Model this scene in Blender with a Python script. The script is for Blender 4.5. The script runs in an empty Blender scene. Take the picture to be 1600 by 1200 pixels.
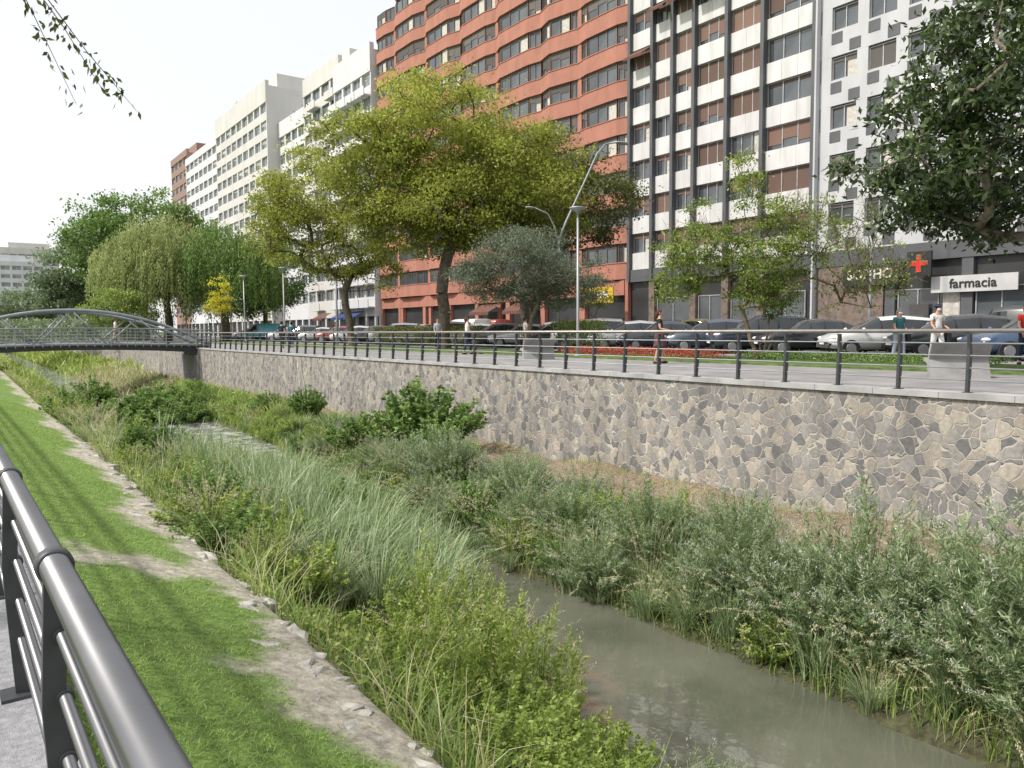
import bpy, math, random
import numpy as np
from mathutils import Vector, Matrix
random.seed(5); rng=np.random.default_rng(5)
sc=bpy.context.scene
COL=sc.collection
rad=math.radians

# ------------------------------------------------------------------ materials
def nt(name):
    m=bpy.data.materials.new(name); m.use_nodes=True
    n=m.node_tree; n.nodes.clear()
    return m,n
def N(n,t,**kw):
    x=n.nodes.new(t)
    for k,v in kw.items():
        if k in x.inputs: x.inputs[k].default_value=v
        else: setattr(x,k,v)
    return x
def L(n,a,b): n.links.new(a,b)
def ramp(n,cols,pos=None,interp='LINEAR'):
    r=n.nodes.new('ShaderNodeValToRGB'); r.color_ramp.interpolation=interp
    e=r.color_ramp.elements
    while len(e)<len(cols): e.new(0.5)
    for i,c in enumerate(cols):
        e[i].position = pos[i] if pos else i/(len(cols)-1)
        e[i].color=(c[0],c[1],c[2],1)
    return r
def mat(name,col,rough=.7,metal=0.,var=.15,scale=3.,bump=.0,bscale=20.,spec=.5,coat=0.,streak=0):
    m,n=nt(name)
    out=N(n,'ShaderNodeOutputMaterial'); p=N(n,'ShaderNodeBsdfPrincipled')
    p.inputs['Roughness'].default_value=rough; p.inputs['Metallic'].default_value=metal
    p.inputs['Specular IOR Level'].default_value=spec; p.inputs['Coat Weight'].default_value=coat
    tc=N(n,'ShaderNodeTexCoord')
    ns=N(n,'ShaderNodeTexNoise'); ns.inputs['Scale'].default_value=scale; ns.inputs['Detail'].default_value=5
    if streak:
        mp=N(n,'ShaderNodeMapping'); mp.inputs['Scale'].default_value=(1,1,streak); L(n,tc.outputs['Object'],mp.inputs[0]); L(n,mp.outputs[0],ns.inputs['Vector'])
    else: L(n,tc.outputs['Object'],ns.inputs['Vector'])
    r=ramp(n,[[c*(1-var) for c in col],[min(1,c*(1+var)) for c in col]],[.3,.7])
    L(n,ns.outputs['Fac'],r.inputs[0]); L(n,r.outputs[0],p.inputs['Base Color'])
    if bump>0:
        nb=N(n,'ShaderNodeTexNoise'); nb.inputs['Scale'].default_value=bscale; nb.inputs['Detail'].default_value=4
        L(n,tc.outputs['Object'],nb.inputs['Vector'])
        b=N(n,'ShaderNodeBump'); b.inputs['Strength'].default_value=bump; b.inputs['Distance'].default_value=.02
        L(n,nb.outputs['Fac'],b.inputs['Height']); L(n,b.outputs[0],p.inputs['Normal'])
    L(n,p.outputs[0],out.inputs[0])
    return m
def foliage(name,cols,trans=.35,rough=.5,spec=.3,pos=None):
    m,n=nt(name)
    out=N(n,'ShaderNodeOutputMaterial'); p=N(n,'ShaderNodeBsdfPrincipled')
    p.inputs['Roughness'].default_value=rough; p.inputs['Specular IOR Level'].default_value=spec
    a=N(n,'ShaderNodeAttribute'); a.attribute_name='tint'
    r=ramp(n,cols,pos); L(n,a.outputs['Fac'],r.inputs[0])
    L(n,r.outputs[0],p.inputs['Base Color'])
    t=N(n,'ShaderNodeBsdfTranslucent'); L(n,r.outputs[0],t.inputs[0])
    mx=N(n,'ShaderNodeMixShader'); mx.inputs[0].default_value=trans
    L(n,p.outputs[0],mx.inputs[1]); L(n,t.outputs[0],mx.inputs[2]); L(n,mx.outputs[0],out.inputs[0])
    return m

# ------------------------------------------------------------------ object helpers
def tag(o,label=None,cat=None,group=None,kind=None):
    if label: o["label"]=label
    if cat: o["category"]=cat
    if group: o["group"]=group
    if kind: o["kind"]=kind
    return o
def empty(name,loc=(0,0,0),rz=0):
    o=bpy.data.objects.new(name,None); o.location=loc; o.rotation_euler=(0,0,rz); o.empty_display_size=.2
    COL.objects.link(o); return o
def link(name,me,parent=None,loc=(0,0,0),rz=0):
    o=bpy.data.objects.new(name,me); o.location=loc; o.rotation_euler=(0,0,rz)
    COL.objects.link(o)
    if parent: o.parent=parent
    return o
def dup(o,parent=None):
    c=o.copy(); COL.objects.link(c)
    if parent: c.parent=parent
    for ch in o.children: dup(ch,c)
    return c
def dup_thing(o,loc,rz=0,s=1.0):
    c=dup(o); c.location=loc; c.rotation_euler=(0,0,rz); c.scale=(s,s,s); return c

class MB:
    def __init__(s): s.v=[];s.f=[];s.m=[];s.sm=[];s.M=None
    def add(s,vs,fs,m=0,smooth=False):
        b=len(s.v)
        if s.M is not None: vs=[tuple(s.M@Vector(v)) for v in vs]
        s.v.extend(vs)
        for f in fs: s.f.append([i+b for i in f]); s.m.append(m); s.sm.append(smooth)
        return s
    def box(s,x0,x1,y0,y1,z0,z1,m=0):
        if x0>x1:x0,x1=x1,x0
        if y0>y1:y0,y1=y1,y0
        if z0>z1:z0,z1=z1,z0
        vs=[(x0,y0,z0),(x1,y0,z0),(x1,y1,z0),(x0,y1,z0),(x0,y0,z1),(x1,y0,z1),(x1,y1,z1),(x0,y1,z1)]
        return s.add(vs,[(0,3,2,1),(4,5,6,7),(0,1,5,4),(1,2,6,5),(2,3,7,6),(3,0,4,7)],m)
    def prism(s,pts,z0,z1,m=0):
        n=len(pts)
        a=sum(pts[i][0]*pts[(i+1)%n][1]-pts[(i+1)%n][0]*pts[i][1] for i in range(n))
        if a<0: pts=pts[::-1]
        vs=[(p[0],p[1],z0) for p in pts]+[(p[0],p[1],z1) for p in pts]
        fs=[tuple(range(n))[::-1],tuple(range(n,2*n))]+[(i,(i+1)%n,n+(i+1)%n,n+i) for i in range(n)]
        return s.add(vs,fs,m)
    def tube(s,pts,rs,n=8,m=0,smooth=True,cap=True):
        pts=[Vector(p) for p in pts]
        if not hasattr(rs,'__len__'): rs=[rs]*len(pts)
        vs=[];u=None
        for i,p in enumerate(pts):
            d=(pts[min(i+1,len(pts)-1)]-pts[max(i-1,0)])
            if d.length<1e-9: d=Vector((0,0,1))
            d.normalize()
            if u is None:
                u=d.orthogonal().normalized()
            else:
                u=(u-d*u.dot(d)); 
                if u.length<1e-6: u=d.orthogonal()
                u.normalize()
            w=d.cross(u)
            for k in range(n):
                a=2*math.pi*k/n
                vs.append(tuple(p+(u*math.cos(a)+w*math.sin(a))*rs[i]))
        fs=[]
        for i in range(len(pts)-1):
            for k in range(n):
                fs.append((i*n+k,i*n+(k+1)%n,(i+1)*n+(k+1)%n,(i+1)*n+k))
        s.add(vs,fs,m,smooth)
        if cap:
            b=len(s.v)-len(vs)
            s.f.append([b+k for k in range(n)][::-1]);s.m.append(m);s.sm.append(False)
            e=b+(len(pts)-1)*n
            s.f.append([e+k for k in range(n)]);s.m.append(m);s.sm.append(False)
        return s
    def ball(s,c,r,m=0,nu=10,nv=7):
        if not hasattr(r,'__len__'): r=(r,r,r)
        vs=[(c[0],c[1],c[2]-r[2])];fs=[]
        for j in range(1,nv):
            ph=-math.pi/2+math.pi*j/nv
            for i in range(nu):
                a=2*math.pi*i/nu
                vs.append((c[0]+r[0]*math.cos(ph)*math.cos(a),c[1]+r[1]*math.cos(ph)*math.sin(a),c[2]+r[2]*math.sin(ph)))
        vs.append((c[0],c[1],c[2]+r[2]))
        for i in range(nu):
            fs.append((0,1+(i+1)%nu,1+i))
            fs.append((len(vs)-1,1+(nv-2)*nu+i,1+(nv-2)*nu+(i+1)%nu))
            for j in range(nv-2):
                a=1+j*nu
                fs.append((a+i,a+(i+1)%nu,a+nu+(i+1)%nu,a+nu+i))
        return s.add(vs,fs,m,True)
    def mesh(s,name,mats):
        me=bpy.data.meshes.new(name); me.from_pydata(s.v,[],s.f)
        for a in mats: me.materials.append(a)
        me.polygons.foreach_set('material_index',s.m)
        me.polygons.foreach_set('use_smooth',s.sm)
        me.update(); return me
    def obj(s,name,mats,parent=None,loc=(0,0,0),rz=0):
        return link(name,s.mesh(name,mats if isinstance(mats,(list,tuple)) else [mats]),parent,loc,rz)

def bulk(name,V,Q,tint,mats,midx=None,smooth=False):
    me=bpy.data.meshes.new(name)
    V=np.asarray(V,dtype=np.float32);Q=np.asarray(Q,dtype=np.int32)
    me.vertices.add(len(V)); me.vertices.foreach_set('co',V.ravel())
    me.loops.add(Q.size); me.loops.foreach_set('vertex_index',Q.ravel())
    me.polygons.add(len(Q)); me.polygons.foreach_set('loop_start',np.arange(0,Q.size,4,dtype=np.int32))
    for a in mats: me.materials.append(a)
    if midx is not None: me.polygons.foreach_set('material_index',np.asarray(midx,dtype=np.int32))
    if smooth: me.polygons.foreach_set('use_smooth',np.ones(len(Q),dtype=bool))
    me.update(calc_edges=True)
    at=me.attributes.new('tint','FLOAT','FACE'); at.data.foreach_set('value',np.clip(np.asarray(tint,dtype=np.float32),0,1))
    return me
def unit(a): return a/np.maximum(np.linalg.norm(a,axis=1,keepdims=True),1e-9)
class BK:
    def __init__(s): s.V=[];s.Q=[];s.T=[];s.I=[];s.n=0
    def put(s,V,Q,T,m=0):
        s.V.append(V);s.Q.append(Q+s.n);s.T.append(T);s.I.append(np.full(len(Q),m)); s.n+=len(V)
    def arr(s): return np.concatenate(s.V),np.concatenate(s.Q),np.concatenate(s.T),np.concatenate(s.I)
    def mesh(s,name,mats): 
        V,Q,T,I=s.arr(); return bulk(name,V,Q,T,mats,I)
def leaves(bk,P,D,Nn,Ln,W,T,m=0,fold=.12):
    n=len(P); D=unit(D); S=unit(np.cross(D,Nn)); U=np.cross(S,D)
    Ln=np.broadcast_to(np.asarray(Ln,dtype=float).reshape(-1,1),(n,1)); W=np.broadcast_to(np.asarray(W,dtype=float).reshape(-1,1),(n,1))
    a=P; b=P+D*Ln*.45+S*W*.5+U*W*fold; c=P+D*Ln; d=P+D*Ln*.45-S*W*.5+U*W*fold
    V=np.stack([a,b,c,d],1).reshape(-1,3)
    Q=np.arange(4*n).reshape(n,4)
    bk.put(V,Q,T,m)
def blades(bk,P,az,H,B,W,T,m=0,k=4,droop=0.):
    n=len(P); t=np.linspace(0,1,k+1)
    out=np.stack([np.cos(az),np.sin(az),0*az],1)
    tw=az+math.pi/2+rng.normal(0,.5,n); S=np.stack([np.cos(tw),np.sin(tw),0*tw],1)
    ctr=P[:,None,:]+out[:,None,:]*(B[:,None]*(t**1.8)[None,:])[...,None]
    zz=H[:,None]*(t[None,:]-droop*(t[None,:]**3)*(B/np.maximum(H,.01))[:,None])
    ctr=ctr.copy(); ctr[...,2]+=zz
    wd=W[:,None]*np.sqrt(np.clip(1-t,0.0,1))[None,:]*.5+.0006
    A=ctr+S[:,None,:]*wd[...,None]; Bv=ctr-S[:,None,:]*wd[...,None]
    V=np.stack([A,Bv],2).reshape(-1,3)
    base=(np.arange(n)*(k+1)*2)[:,None,None]; j=np.arange(k)[None,:,None]*2
    Q=(base+j+np.array([0,1,3,2])[None,None,:]).reshape(-1,4)
    bk.put(V,Q,np.repeat(T,k),m)

# ------------------------------------------------------------------ base materials
M_conc=mat('concrete',(.25,.245,.24),.85,var=.25,scale=2,bump=.3)
M_cop=mat('coping_stone',(.34,.34,.34),.8,var=.25,scale=1.5,bump=.3)
M_steel=mat('brushed_steel',(.23,.23,.235),.30,.9,var=.08,scale=4)
M_rail=mat('rail_steel',(.30,.28,.26),.45,.6,var=.12,scale=5)
M_post=mat('dark_painted_steel',(.055,.058,.06),.5,.3,var=.25,scale=8)
M_galv=mat('galvanised_steel',(.33,.35,.36),.5,.4,var=.1)
M_bridge=mat('grey_painted_steel',(.25,.27,.29),.5,.2,var=.12)
M_darkm=mat('dark_metal',(.04,.042,.045),.5,.2)
M_asph=mat('asphalt',(.06,.06,.062),.9,var=.2,scale=.7,bump=.3,bscale=60)
M_white=mat('white_paint',(.75,.75,.73),.6,var=.06)
M_bark=mat('bark',(.10,.08,.06),.9,var=.4,scale=6,bump=.8,bscale=25)
M_bark2=mat('grey_bark',(.16,.13,.10),.9,var=.35,scale=8,bump=.6,bscale=25)
M_rubber=mat('rubber',(.02,.02,.02),.8)
M_skin=mat('skin',(.5,.28,.19),.55,var=.06)
M_black=mat('black_cloth',(.02,.02,.022),.85)
M_glass=mat('window_glass',(.07,.08,.088),.06,var=.5,scale=.35,spec=.9)
M_glass2=mat('haze_toned_window_glass',(.16,.18,.20),.15,var=.4,scale=.35,spec=.9)  # clear glass paled for the far blocks; distance haze is put into the colour
M_cglass=mat('car_glass',(.02,.025,.028),.04,spec=.8)
M_lamp=mat('lamp_lens',(.7,.72,.74),.15)
M_rim=mat('wheel_alloy',(.3,.3,.31),.35,.5)
M_red_l=mat('tail_lens',(.35,.02,.02),.2)
M_stone=mat('pale_stone',(.36,.34,.30),.9,var=.4,scale=6,bump=.8,bscale=14)

def paving(name,col,sx=.4,sy=.4,joint=.6):
    m,n=nt(name); out=N(n,'ShaderNodeOutputMaterial'); p=N(n,'ShaderNodeBsdfPrincipled'); p.inputs['Roughness'].default_value=.85
    g=N(n,'ShaderNodeNewGeometry'); br=N(n,'ShaderNodeTexBrick'); 
    br.inputs['Scale'].default_value=1; br.inputs['Brick Width'].default_value=sx; br.inputs['Row Height'].default_value=sy
    br.inputs['Mortar Size'].default_value=.008
    br.inputs['Color1'].default_value=(*[c*.9 for c in col],1); br.inputs['Color2'].default_value=(*[c*1.1 for c in col],1)
    br.inputs['Mortar'].default_value=(*[c*joint for c in col],1)
    L(n,g.outputs['Position'],br.inputs['Vector'])
    ns=N(n,'ShaderNodeTexNoise'); ns.inputs['Scale'].default_value=.8; ns.inputs['Detail'].default_value=6
    L(n,g.outputs['Position'],ns.inputs['Vector'])
    r=ramp(n,[(.75,.75,.75),(1.15,1.15,1.15)],[.3,.7]); L(n,ns.outputs['Fac'],r.inputs[0])
    mx=N(n,'ShaderNodeMix',data_type='RGBA',blend_type='MULTIPLY'); mx.inputs[0].default_value=1
    L(n,br.outputs[0],mx.inputs[6]); L(n,r.outputs[0],mx.inputs[7]); L(n,mx.outputs[2],p.inputs['Base Color'])
    L(n,p.outputs[0],out.inputs[0]); return m
M_prom=paving('promenade_paving',(.25,.24,.24))
M_path=mat('path_surface',(.27,.27,.28),.9,var=.25,scale=30,bump=.5,bscale=120)

def stone_wall():
    m,n=nt('rubble_stone_cladding'); out=N(n,'ShaderNodeOutputMaterial'); p=N(n,'ShaderNodeBsdfPrincipled'); p.inputs['Roughness'].default_value=.85
    tc=N(n,'ShaderNodeTexCoord'); mp=N(n,'ShaderNodeMapping'); mp.inputs['Scale'].default_value=(0,1,.85)
    L(n,tc.outputs['Object'],mp.inputs[0])
    nz=N(n,'ShaderNodeTexNoise'); nz.inputs['Scale'].default_value=1.9; nz.inputs['Detail'].default_value=2; L(n,mp.outputs[0],nz.inputs['Vector'])
    s1=N(n,'ShaderNodeVectorMath',operation='SUBTRACT'); s1.inputs[1].default_value=(.5,.5,.5); L(n,nz.outputs['Color'],s1.inputs[0])
    s2=N(n,'ShaderNodeVectorMath',operation='SCALE'); s2.inputs['Scale'].default_value=.34; L(n,s1.outputs[0],s2.inputs[0])
    s3=N(n,'ShaderNodeVectorMath',operation='ADD'); L(n,mp.outputs[0],s3.inputs[0]); L(n,s2.outputs[0],s3.inputs[1])
    ve=N(n,'ShaderNodeTexVoronoi',feature='DISTANCE_TO_EDGE',voronoi_dimensions='3D'); ve.inputs['Scale'].default_value=5.3
    vc=N(n,'ShaderNodeTexVoronoi',feature='F1',voronoi_dimensions='3D'); vc.inputs['Scale'].default_value=5.3
    L(n,s3.outputs[0],ve.inputs['Vector']); L(n,s3.outputs[0],vc.inputs['Vector'])
    sep=N(n,'ShaderNodeSeparateColor'); L(n,vc.outputs['Color'],sep.inputs[0])
    r=ramp(n,[(.145,.145,.148),(.19,.187,.185),(.265,.25,.23),(.225,.218,.21),(.30,.27,.235),(.355,.325,.28),(.275,.265,.255)],[0,.16,.34,.5,.66,.84,.93],'CONSTANT')
    L(n,sep.outputs[0],r.inputs[0])
    nd=N(n,'ShaderNodeTexNoise'); nd.inputs['Scale'].default_value=14; nd.inputs['Detail'].default_value=6; L(n,tc.outputs['Object'],nd.inputs['Vector'])
    rd=ramp(n,[(.8,.8,.81),(1.2,1.2,1.18)],[.3,.7]); L(n,nd.outputs['Fac'],rd.inputs[0])
    mx=N(n,'ShaderNodeMix',data_type='RGBA',blend_type='MULTIPLY'); mx.inputs[0].default_value=1; L(n,r.outputs[0],mx.inputs[6]); L(n,rd.outputs[0],mx.inputs[7])
    nm=N(n,'ShaderNodeTexNoise'); nm.inputs['Scale'].default_value=3.3; L(n,tc.outputs['Object'],nm.inputs['Vector'])
    ad=N(n,'ShaderNodeMath',operation='MULTIPLY_ADD'); ad.inputs[1].default_value=-.12; ad.inputs[2].default_value=.055
    L(n,nm.outputs['Fac'],ad.inputs[0])
    sm=N(n,'ShaderNodeMath',operation='ADD'); L(n,ve.outputs['Distance'],sm.inputs[0]); L(n,ad.outputs[0],sm.inputs[1])
    rm=ramp(n,[(0,0,0),(1,1,1)],[.02,.045]); L(n,sm.outputs[0],rm.inputs[0])
    mm=N(n,'ShaderNodeMix',data_type='RGBA'); mm.inputs[6].default_value=(.41,.385,.34,1)
    L(n,rm.outputs[0],mm.inputs[0]); L(n,mx.outputs[2],mm.inputs[7])
    ml=N(n,'ShaderNodeMapping'); ml.inputs['Scale'].default_value=(1,1.6,.22); L(n,tc.outputs['Object'],ml.inputs[0])
    nl=N(n,'ShaderNodeTexNoise'); nl.inputs['Scale'].default_value=1.1; nl.inputs['Detail'].default_value=6; L(n,ml.outputs[0],nl.inputs['Vector'])
    rl=ramp(n,[(.74,.73,.72),(1.18,1.17,1.15)],[.3,.7]); L(n,nl.outputs['Fac'],rl.inputs[0])
    m2=N(n,'ShaderNodeMix',data_type='RGBA',blend_type='MULTIPLY'); m2.inputs[0].default_value=1; L(n,mm.outputs[2],m2.inputs[6]); L(n,rl.outputs[0],m2.inputs[7])
    L(n,m2.outputs[2],p.inputs['Base Color'])
    h=N(n,'ShaderNodeMath',operation='MULTIPLY_ADD'); h.inputs[1].default_value=.3; L(n,nd.outputs['Fac'],h.inputs[0]); L(n,rm.outputs[0],h.inputs[2])
    b=N(n,'ShaderNodeBump'); b.inputs['Strength'].default_value=.7; b.inputs['Distance'].default_value=.025; L(n,h.outputs[0],b.inputs['Height']); L(n,b.outputs[0],p.inputs['Normal'])
    L(n,p.outputs[0],out.inputs[0]); return m
M_wall=stone_wall()

# ------------------------------------------------------------------ ground
ZB=-2.36
def ledge(y): return np.interp(y,[0,5,8,11,14,19,23,29,36,60,100],[4.0,4.5,5.4,6.4,6.8,6.3,5.0,4.2,3.9,3.5,3.5])
def redge(y): return np.interp(y,[0,3,6,12,20,28,45,80],[7.7,7.8,7.8,7.5,7.7,9.2,9.6,9])
def hterr(x,y):
    x=np.asarray(x,float);y=np.asarray(y,float)+0*x
    le=ledge(y); re=redge(y)
    k=(le-1.9)/3.1
    u=np.where(x<1.9,x, np.where(x<le, 1.9+(x-1.9)/k, np.where(x<re, 5+(x-le)/(re-le)*3, np.where(x<13.3, 8+(x-re)/(13.3-re)*5.3, x))))
    z=np.interp(u,[-400,.36,.44,1.9,2.1,2.8,3.8,4.7,5.0,5.4,6.5,7.6,8.0,8.8,10.6,13.3,13.31,400],
                  [-.6,-.6,-.70,-1.12,-1.33,-1.8,-2.3,-2.85,-3.12,-3.4,-3.6,-3.4,-3.12,-2.8,-2.45,ZB,-.03,-.03])
    w=np.clip((x-1.9)/.5,0,1)*(x<13.2)
    nz=.06*np.sin(x*2.1+y*.9)+.05*np.sin(y*1.7-x*1.3)+.03*np.sin(x*5.3+y*4.1)
    return z+nz*w+.012*np.sin(x*4+y*1.2)*(x<2)*(x>.5)
xs=np.concatenate([[-500,-200,-60,-20,-5,-1],np.arange(0,2.4,.08),np.arange(2.4,13.25,.16),[13.28,13.31,13.6,20,45,90,200,600]])
ys=np.concatenate([[-120,-40,-15,-6],np.arange(-3,16,.12),np.arange(16,30,.22),np.arange(30,70,.8),[72,80,90,110,140,190,260,400,650,1100]])
X,Y=np.meshgrid(xs,ys); Z=hterr(X,Y)
nx,ny=len(xs),len(ys)
V=np.stack([X,Y,Z],-1).reshape(-1,3)
I=np.arange(nx*ny).reshape(ny,nx)
Q=np.stack([I[:-1,:-1],I[:-1,1:],I[1:,1:],I[1:,:-1]],-1).reshape(-1,4)
def gmat():
    m,n=nt('bank_ground'); out=N(n,'ShaderNodeOutputMaterial'); p=N(n,'ShaderNodeBsdfPrincipled'); p.inputs['Roughness'].default_value=.95; p.inputs['Specular IOR Level'].default_value=.15
    a=N(n,'ShaderNodeAttribute'); a.attribute_name='Col'
    g=N(n,'ShaderNodeNewGeometry'); ns=N(n,'ShaderNodeTexNoise'); ns.inputs['Scale'].default_value=11; ns.inputs['Detail'].default_value=10; ns.inputs['Roughness'].default_value=.78
    L(n,g.outputs['Position'],ns.inputs['Vector']); r=ramp(n,[(.5,.5,.5),(1.5,1.5,1.5)],[.34,.66]); L(n,ns.outputs['Fac'],r.inputs[0])
    mx=N(n,'ShaderNodeMix',data_type='RGBA',blend_type='MULTIPLY'); mx.inputs[0].default_value=1; L(n,a.outputs['Color'],mx.inputs[6]); L(n,r.outputs[0],mx.inputs[7])
    L(n,mx.outputs[2],p.inputs['Base Color'])
    b=N(n,'ShaderNodeBump'); b.inputs['Strength'].default_value=.9; b.inputs['Distance'].default_value=.05; L(n,ns.outputs['Fac'],b.inputs['Height']); L(n,b.outputs[0],p.inputs['Normal'])
    L(n,p.outputs[0],out.inputs[0]); return m
me=bulk('ground',V,Q,np.zeros(len(Q)),[gmat()],smooth=True)
def sandy(x,y):
    e=1.52+.12*np.sin(y*1.1+.5)+.10*np.sin(y*2.3+1)+.06*np.sin(y*7.3+x*5)+.05*np.sin(y*17+x*9)
    s=np.clip((x-e)/.16,0,1)
    for yc,w,x0 in((7.3,.40,.5),(4.9,.14,1.15)):
        d=abs(y-yc-.25*np.sin(x*3)); s=np.maximum(s,.95*np.clip((x-x0+.12*np.sin(y*9+x*7))/.3,0,1)*np.clip((w+.12*np.sin(x*11)-d)/.2,0,1))
    return s*(x<2.4)
gx,gy=V[:,0],V[:,1]
C=np.zeros((len(V),4),np.float32);C[:,3]=1
grass=np.array([.17,.26,.07]);sand=np.array([.45,.41,.34]);mud=np.array([.09,.09,.05]);dirt=np.array([.24,.185,.135]);far=np.array([.08,.11,.04])
c=np.tile(grass,(len(V),1))
s=sandy(gx,gy)[:,None]; c=c*(1-s)+sand*s
w=np.clip((gx-2.15)/.5,0,1)[:,None]; c=c*(1-w)+mud*w
w=np.clip((gx-redge(gy)-2.2)/.8,0,1)[:,None]; c=c*(1-w)+dirt*w
w=(gx>13.3)[:,None]; c=np.where(w,far,c)
C[:,:3]=c
ca=me.color_attributes.new('Col','FLOAT_COLOR','POINT'); ca.data.foreach_set('color',C.ravel())
tag(link('ground',me),'grassy river banks with bare brown earth strip','ground',kind='structure')

def sheet(name,x0,x1,y0,y1,z,m,label):
    o=MB().box(x0,x1,y0,y1,z-.15,z).obj(name,m); return tag(o,label,name.replace('_',' '),kind='structure')
sheet('near_path',-3.2,.33,-12,120,-.55,M_path,'plain grey riverside footpath')
sheet('promenade',13.5,19.2,-30,140,0.0,M_prom,'grey paved promenade beside the railing')
M_lawn=mat('lawn',(.10,.145,.05),.95,var=.4,scale=3,bump=.5,bscale=30,spec=.1)
sheet('lawn_strip',19.2,23.6,-30,140,.05,M_lawn,'green lawn strip between promenade and street')
sheet('pavement',23.6,26.2,-30,300,.02,M_prom,'pavement alongside the parked cars')
sheet('road',26.2,39.5,-60,400,-.0,M_asph,'asphalt road with parking bays')
sheet('far_pavement',39.5,44.9,-60,400,.12,M_prom,'pavement at the foot of the buildings')
mk=MB()
for i in range(40): 
    y=2+i*2.9; mk.add([(26.4,y,.004),(31.0,y-2.6,.004),(31.0,y-2.48,.004),(26.4,y+.12,.004)],[(0,1,2,3)])
for i in range(40): mk.box(34.7,34.82,i*5,i*5+2.2,.001,.005)
tag(mk.obj('road_markings',M_white),'white painted parking bay and lane lines','road marking',kind='structure')

def water():
    m,n=nt('river_water'); out=N(n,'ShaderNodeOutputMaterial'); p=N(n,'ShaderNodeBsdfPrincipled'); p.inputs['Roughness'].default_value=.04
    p.inputs['Specular IOR Level'].default_value=1.0; p.inputs['IOR'].default_value=1.5
    g=N(n,'ShaderNodeNewGeometry'); ns=N(n,'ShaderNodeTexNoise'); ns.inputs['Scale'].default_value=.7; ns.inputs['Detail'].default_value=5
    L(n,g.outputs['Position'],ns.inputs['Vector']); r=ramp(n,[(.085,.09,.065),(.135,.135,.105)],[.35,.65]); L(n,ns.outputs['Fac'],r.inputs[0])
    nb=N(n,'ShaderNodeTexNoise'); nb.inputs['Scale'].default_value=3.2; nb.inputs['Detail'].default_value=3; L(n,g.outputs['Position'],nb.inputs['Vector'])
    sp=N(n,'ShaderNodeSeparateXYZ'); L(n,g.outputs['Position'],sp.inputs[0])
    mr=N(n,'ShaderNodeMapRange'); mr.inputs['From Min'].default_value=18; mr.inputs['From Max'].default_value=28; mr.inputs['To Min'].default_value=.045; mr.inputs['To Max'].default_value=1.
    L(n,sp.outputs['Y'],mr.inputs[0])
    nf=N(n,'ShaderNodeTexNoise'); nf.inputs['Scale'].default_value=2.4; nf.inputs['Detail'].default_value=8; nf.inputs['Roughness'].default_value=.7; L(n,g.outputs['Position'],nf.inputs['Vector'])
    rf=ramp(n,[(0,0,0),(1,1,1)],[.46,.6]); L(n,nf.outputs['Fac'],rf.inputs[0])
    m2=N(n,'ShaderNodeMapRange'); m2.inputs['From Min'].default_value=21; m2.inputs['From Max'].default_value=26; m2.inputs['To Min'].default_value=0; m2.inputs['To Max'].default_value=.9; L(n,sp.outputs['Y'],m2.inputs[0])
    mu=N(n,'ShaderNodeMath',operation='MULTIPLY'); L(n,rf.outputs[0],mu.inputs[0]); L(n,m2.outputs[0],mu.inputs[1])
    mx=N(n,'ShaderNodeMix',data_type='RGBA'); L(n,mu.outputs[0],mx.inputs[0]); L(n,r.outputs[0],mx.inputs[6]); mx.inputs[7].default_value=(.62,.63,.63,1)  # whitish streaks upstream: the water's glint painted into its base colour
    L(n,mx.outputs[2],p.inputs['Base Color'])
    b=N(n,'ShaderNodeBump'); b.inputs['Distance'].default_value=.06; L(n,mr.outputs[0],b.inputs['Strength']); L(n,nb.outputs['Fac'],b.inputs['Height']); L(n,b.outputs[0],p.inputs['Normal'])
    L(n,p.outputs[0],out.inputs[0]); return m
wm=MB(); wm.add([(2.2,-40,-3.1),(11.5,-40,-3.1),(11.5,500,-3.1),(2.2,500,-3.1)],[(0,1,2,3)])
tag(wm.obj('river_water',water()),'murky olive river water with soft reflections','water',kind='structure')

# ------------------------------------------------------------------ retaining wall + coping
w=empty('retaining_wall',(13.1,0,0)); tag(w,'rubble stone retaining wall with pale mortar and grey coping','wall')
MB().box(0,.4,-30,300,-2.9,-.07).obj('wall_face',M_wall,w)
cp=MB()
y=-30
while y<140:
    cp.box(-.05,.42,y+.004,y+1.13-.004,-.07,.03+random.uniform(-.003,.003)); y+=1.13
cp.obj('coping',M_cop,w)

# far railing
r=empty('riverside_railing',(13.22,0,.03)); tag(r,'steel railing with dark posts on top of the stone wall','railing')
pm=MB()
prof=[(-.01,0),(.07,0),(.055,.35),(.03,.7),(.05,.95),(-.03,.95),(-.06,.6),(-.045,.3)]
n=len(prof)
pm.add([(-p[0],-.022,p[1]) for p in prof]+[(-p[0],.022,p[1]) for p in prof],[tuple(range(n)),tuple(range(n,2*n))[::-1]]+[(i,n+i,n+(i+1)%n,(i+1)%n) for i in range(n)])
pm.box(-.09,.07,-.06,.06,0,.012)
pme=pm.mesh('post',[M_post])
for i in range(-2,50):
    link('post',pme,r,(0,i*1.13+.13,0))
tr=MB(); tr.tube([(0,-3,1.0),(0,56,1.0)],.036,10); tr.obj('top_rail',M_rail,r)
for z,x in((.80,.0),(.60,-.02),(.40,-.02),(.2,-.0)):
    MB().tube([(x,-3,z),(x,56,z)],.0125,6).obj('lower_rail',M_galv,r)

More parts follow.
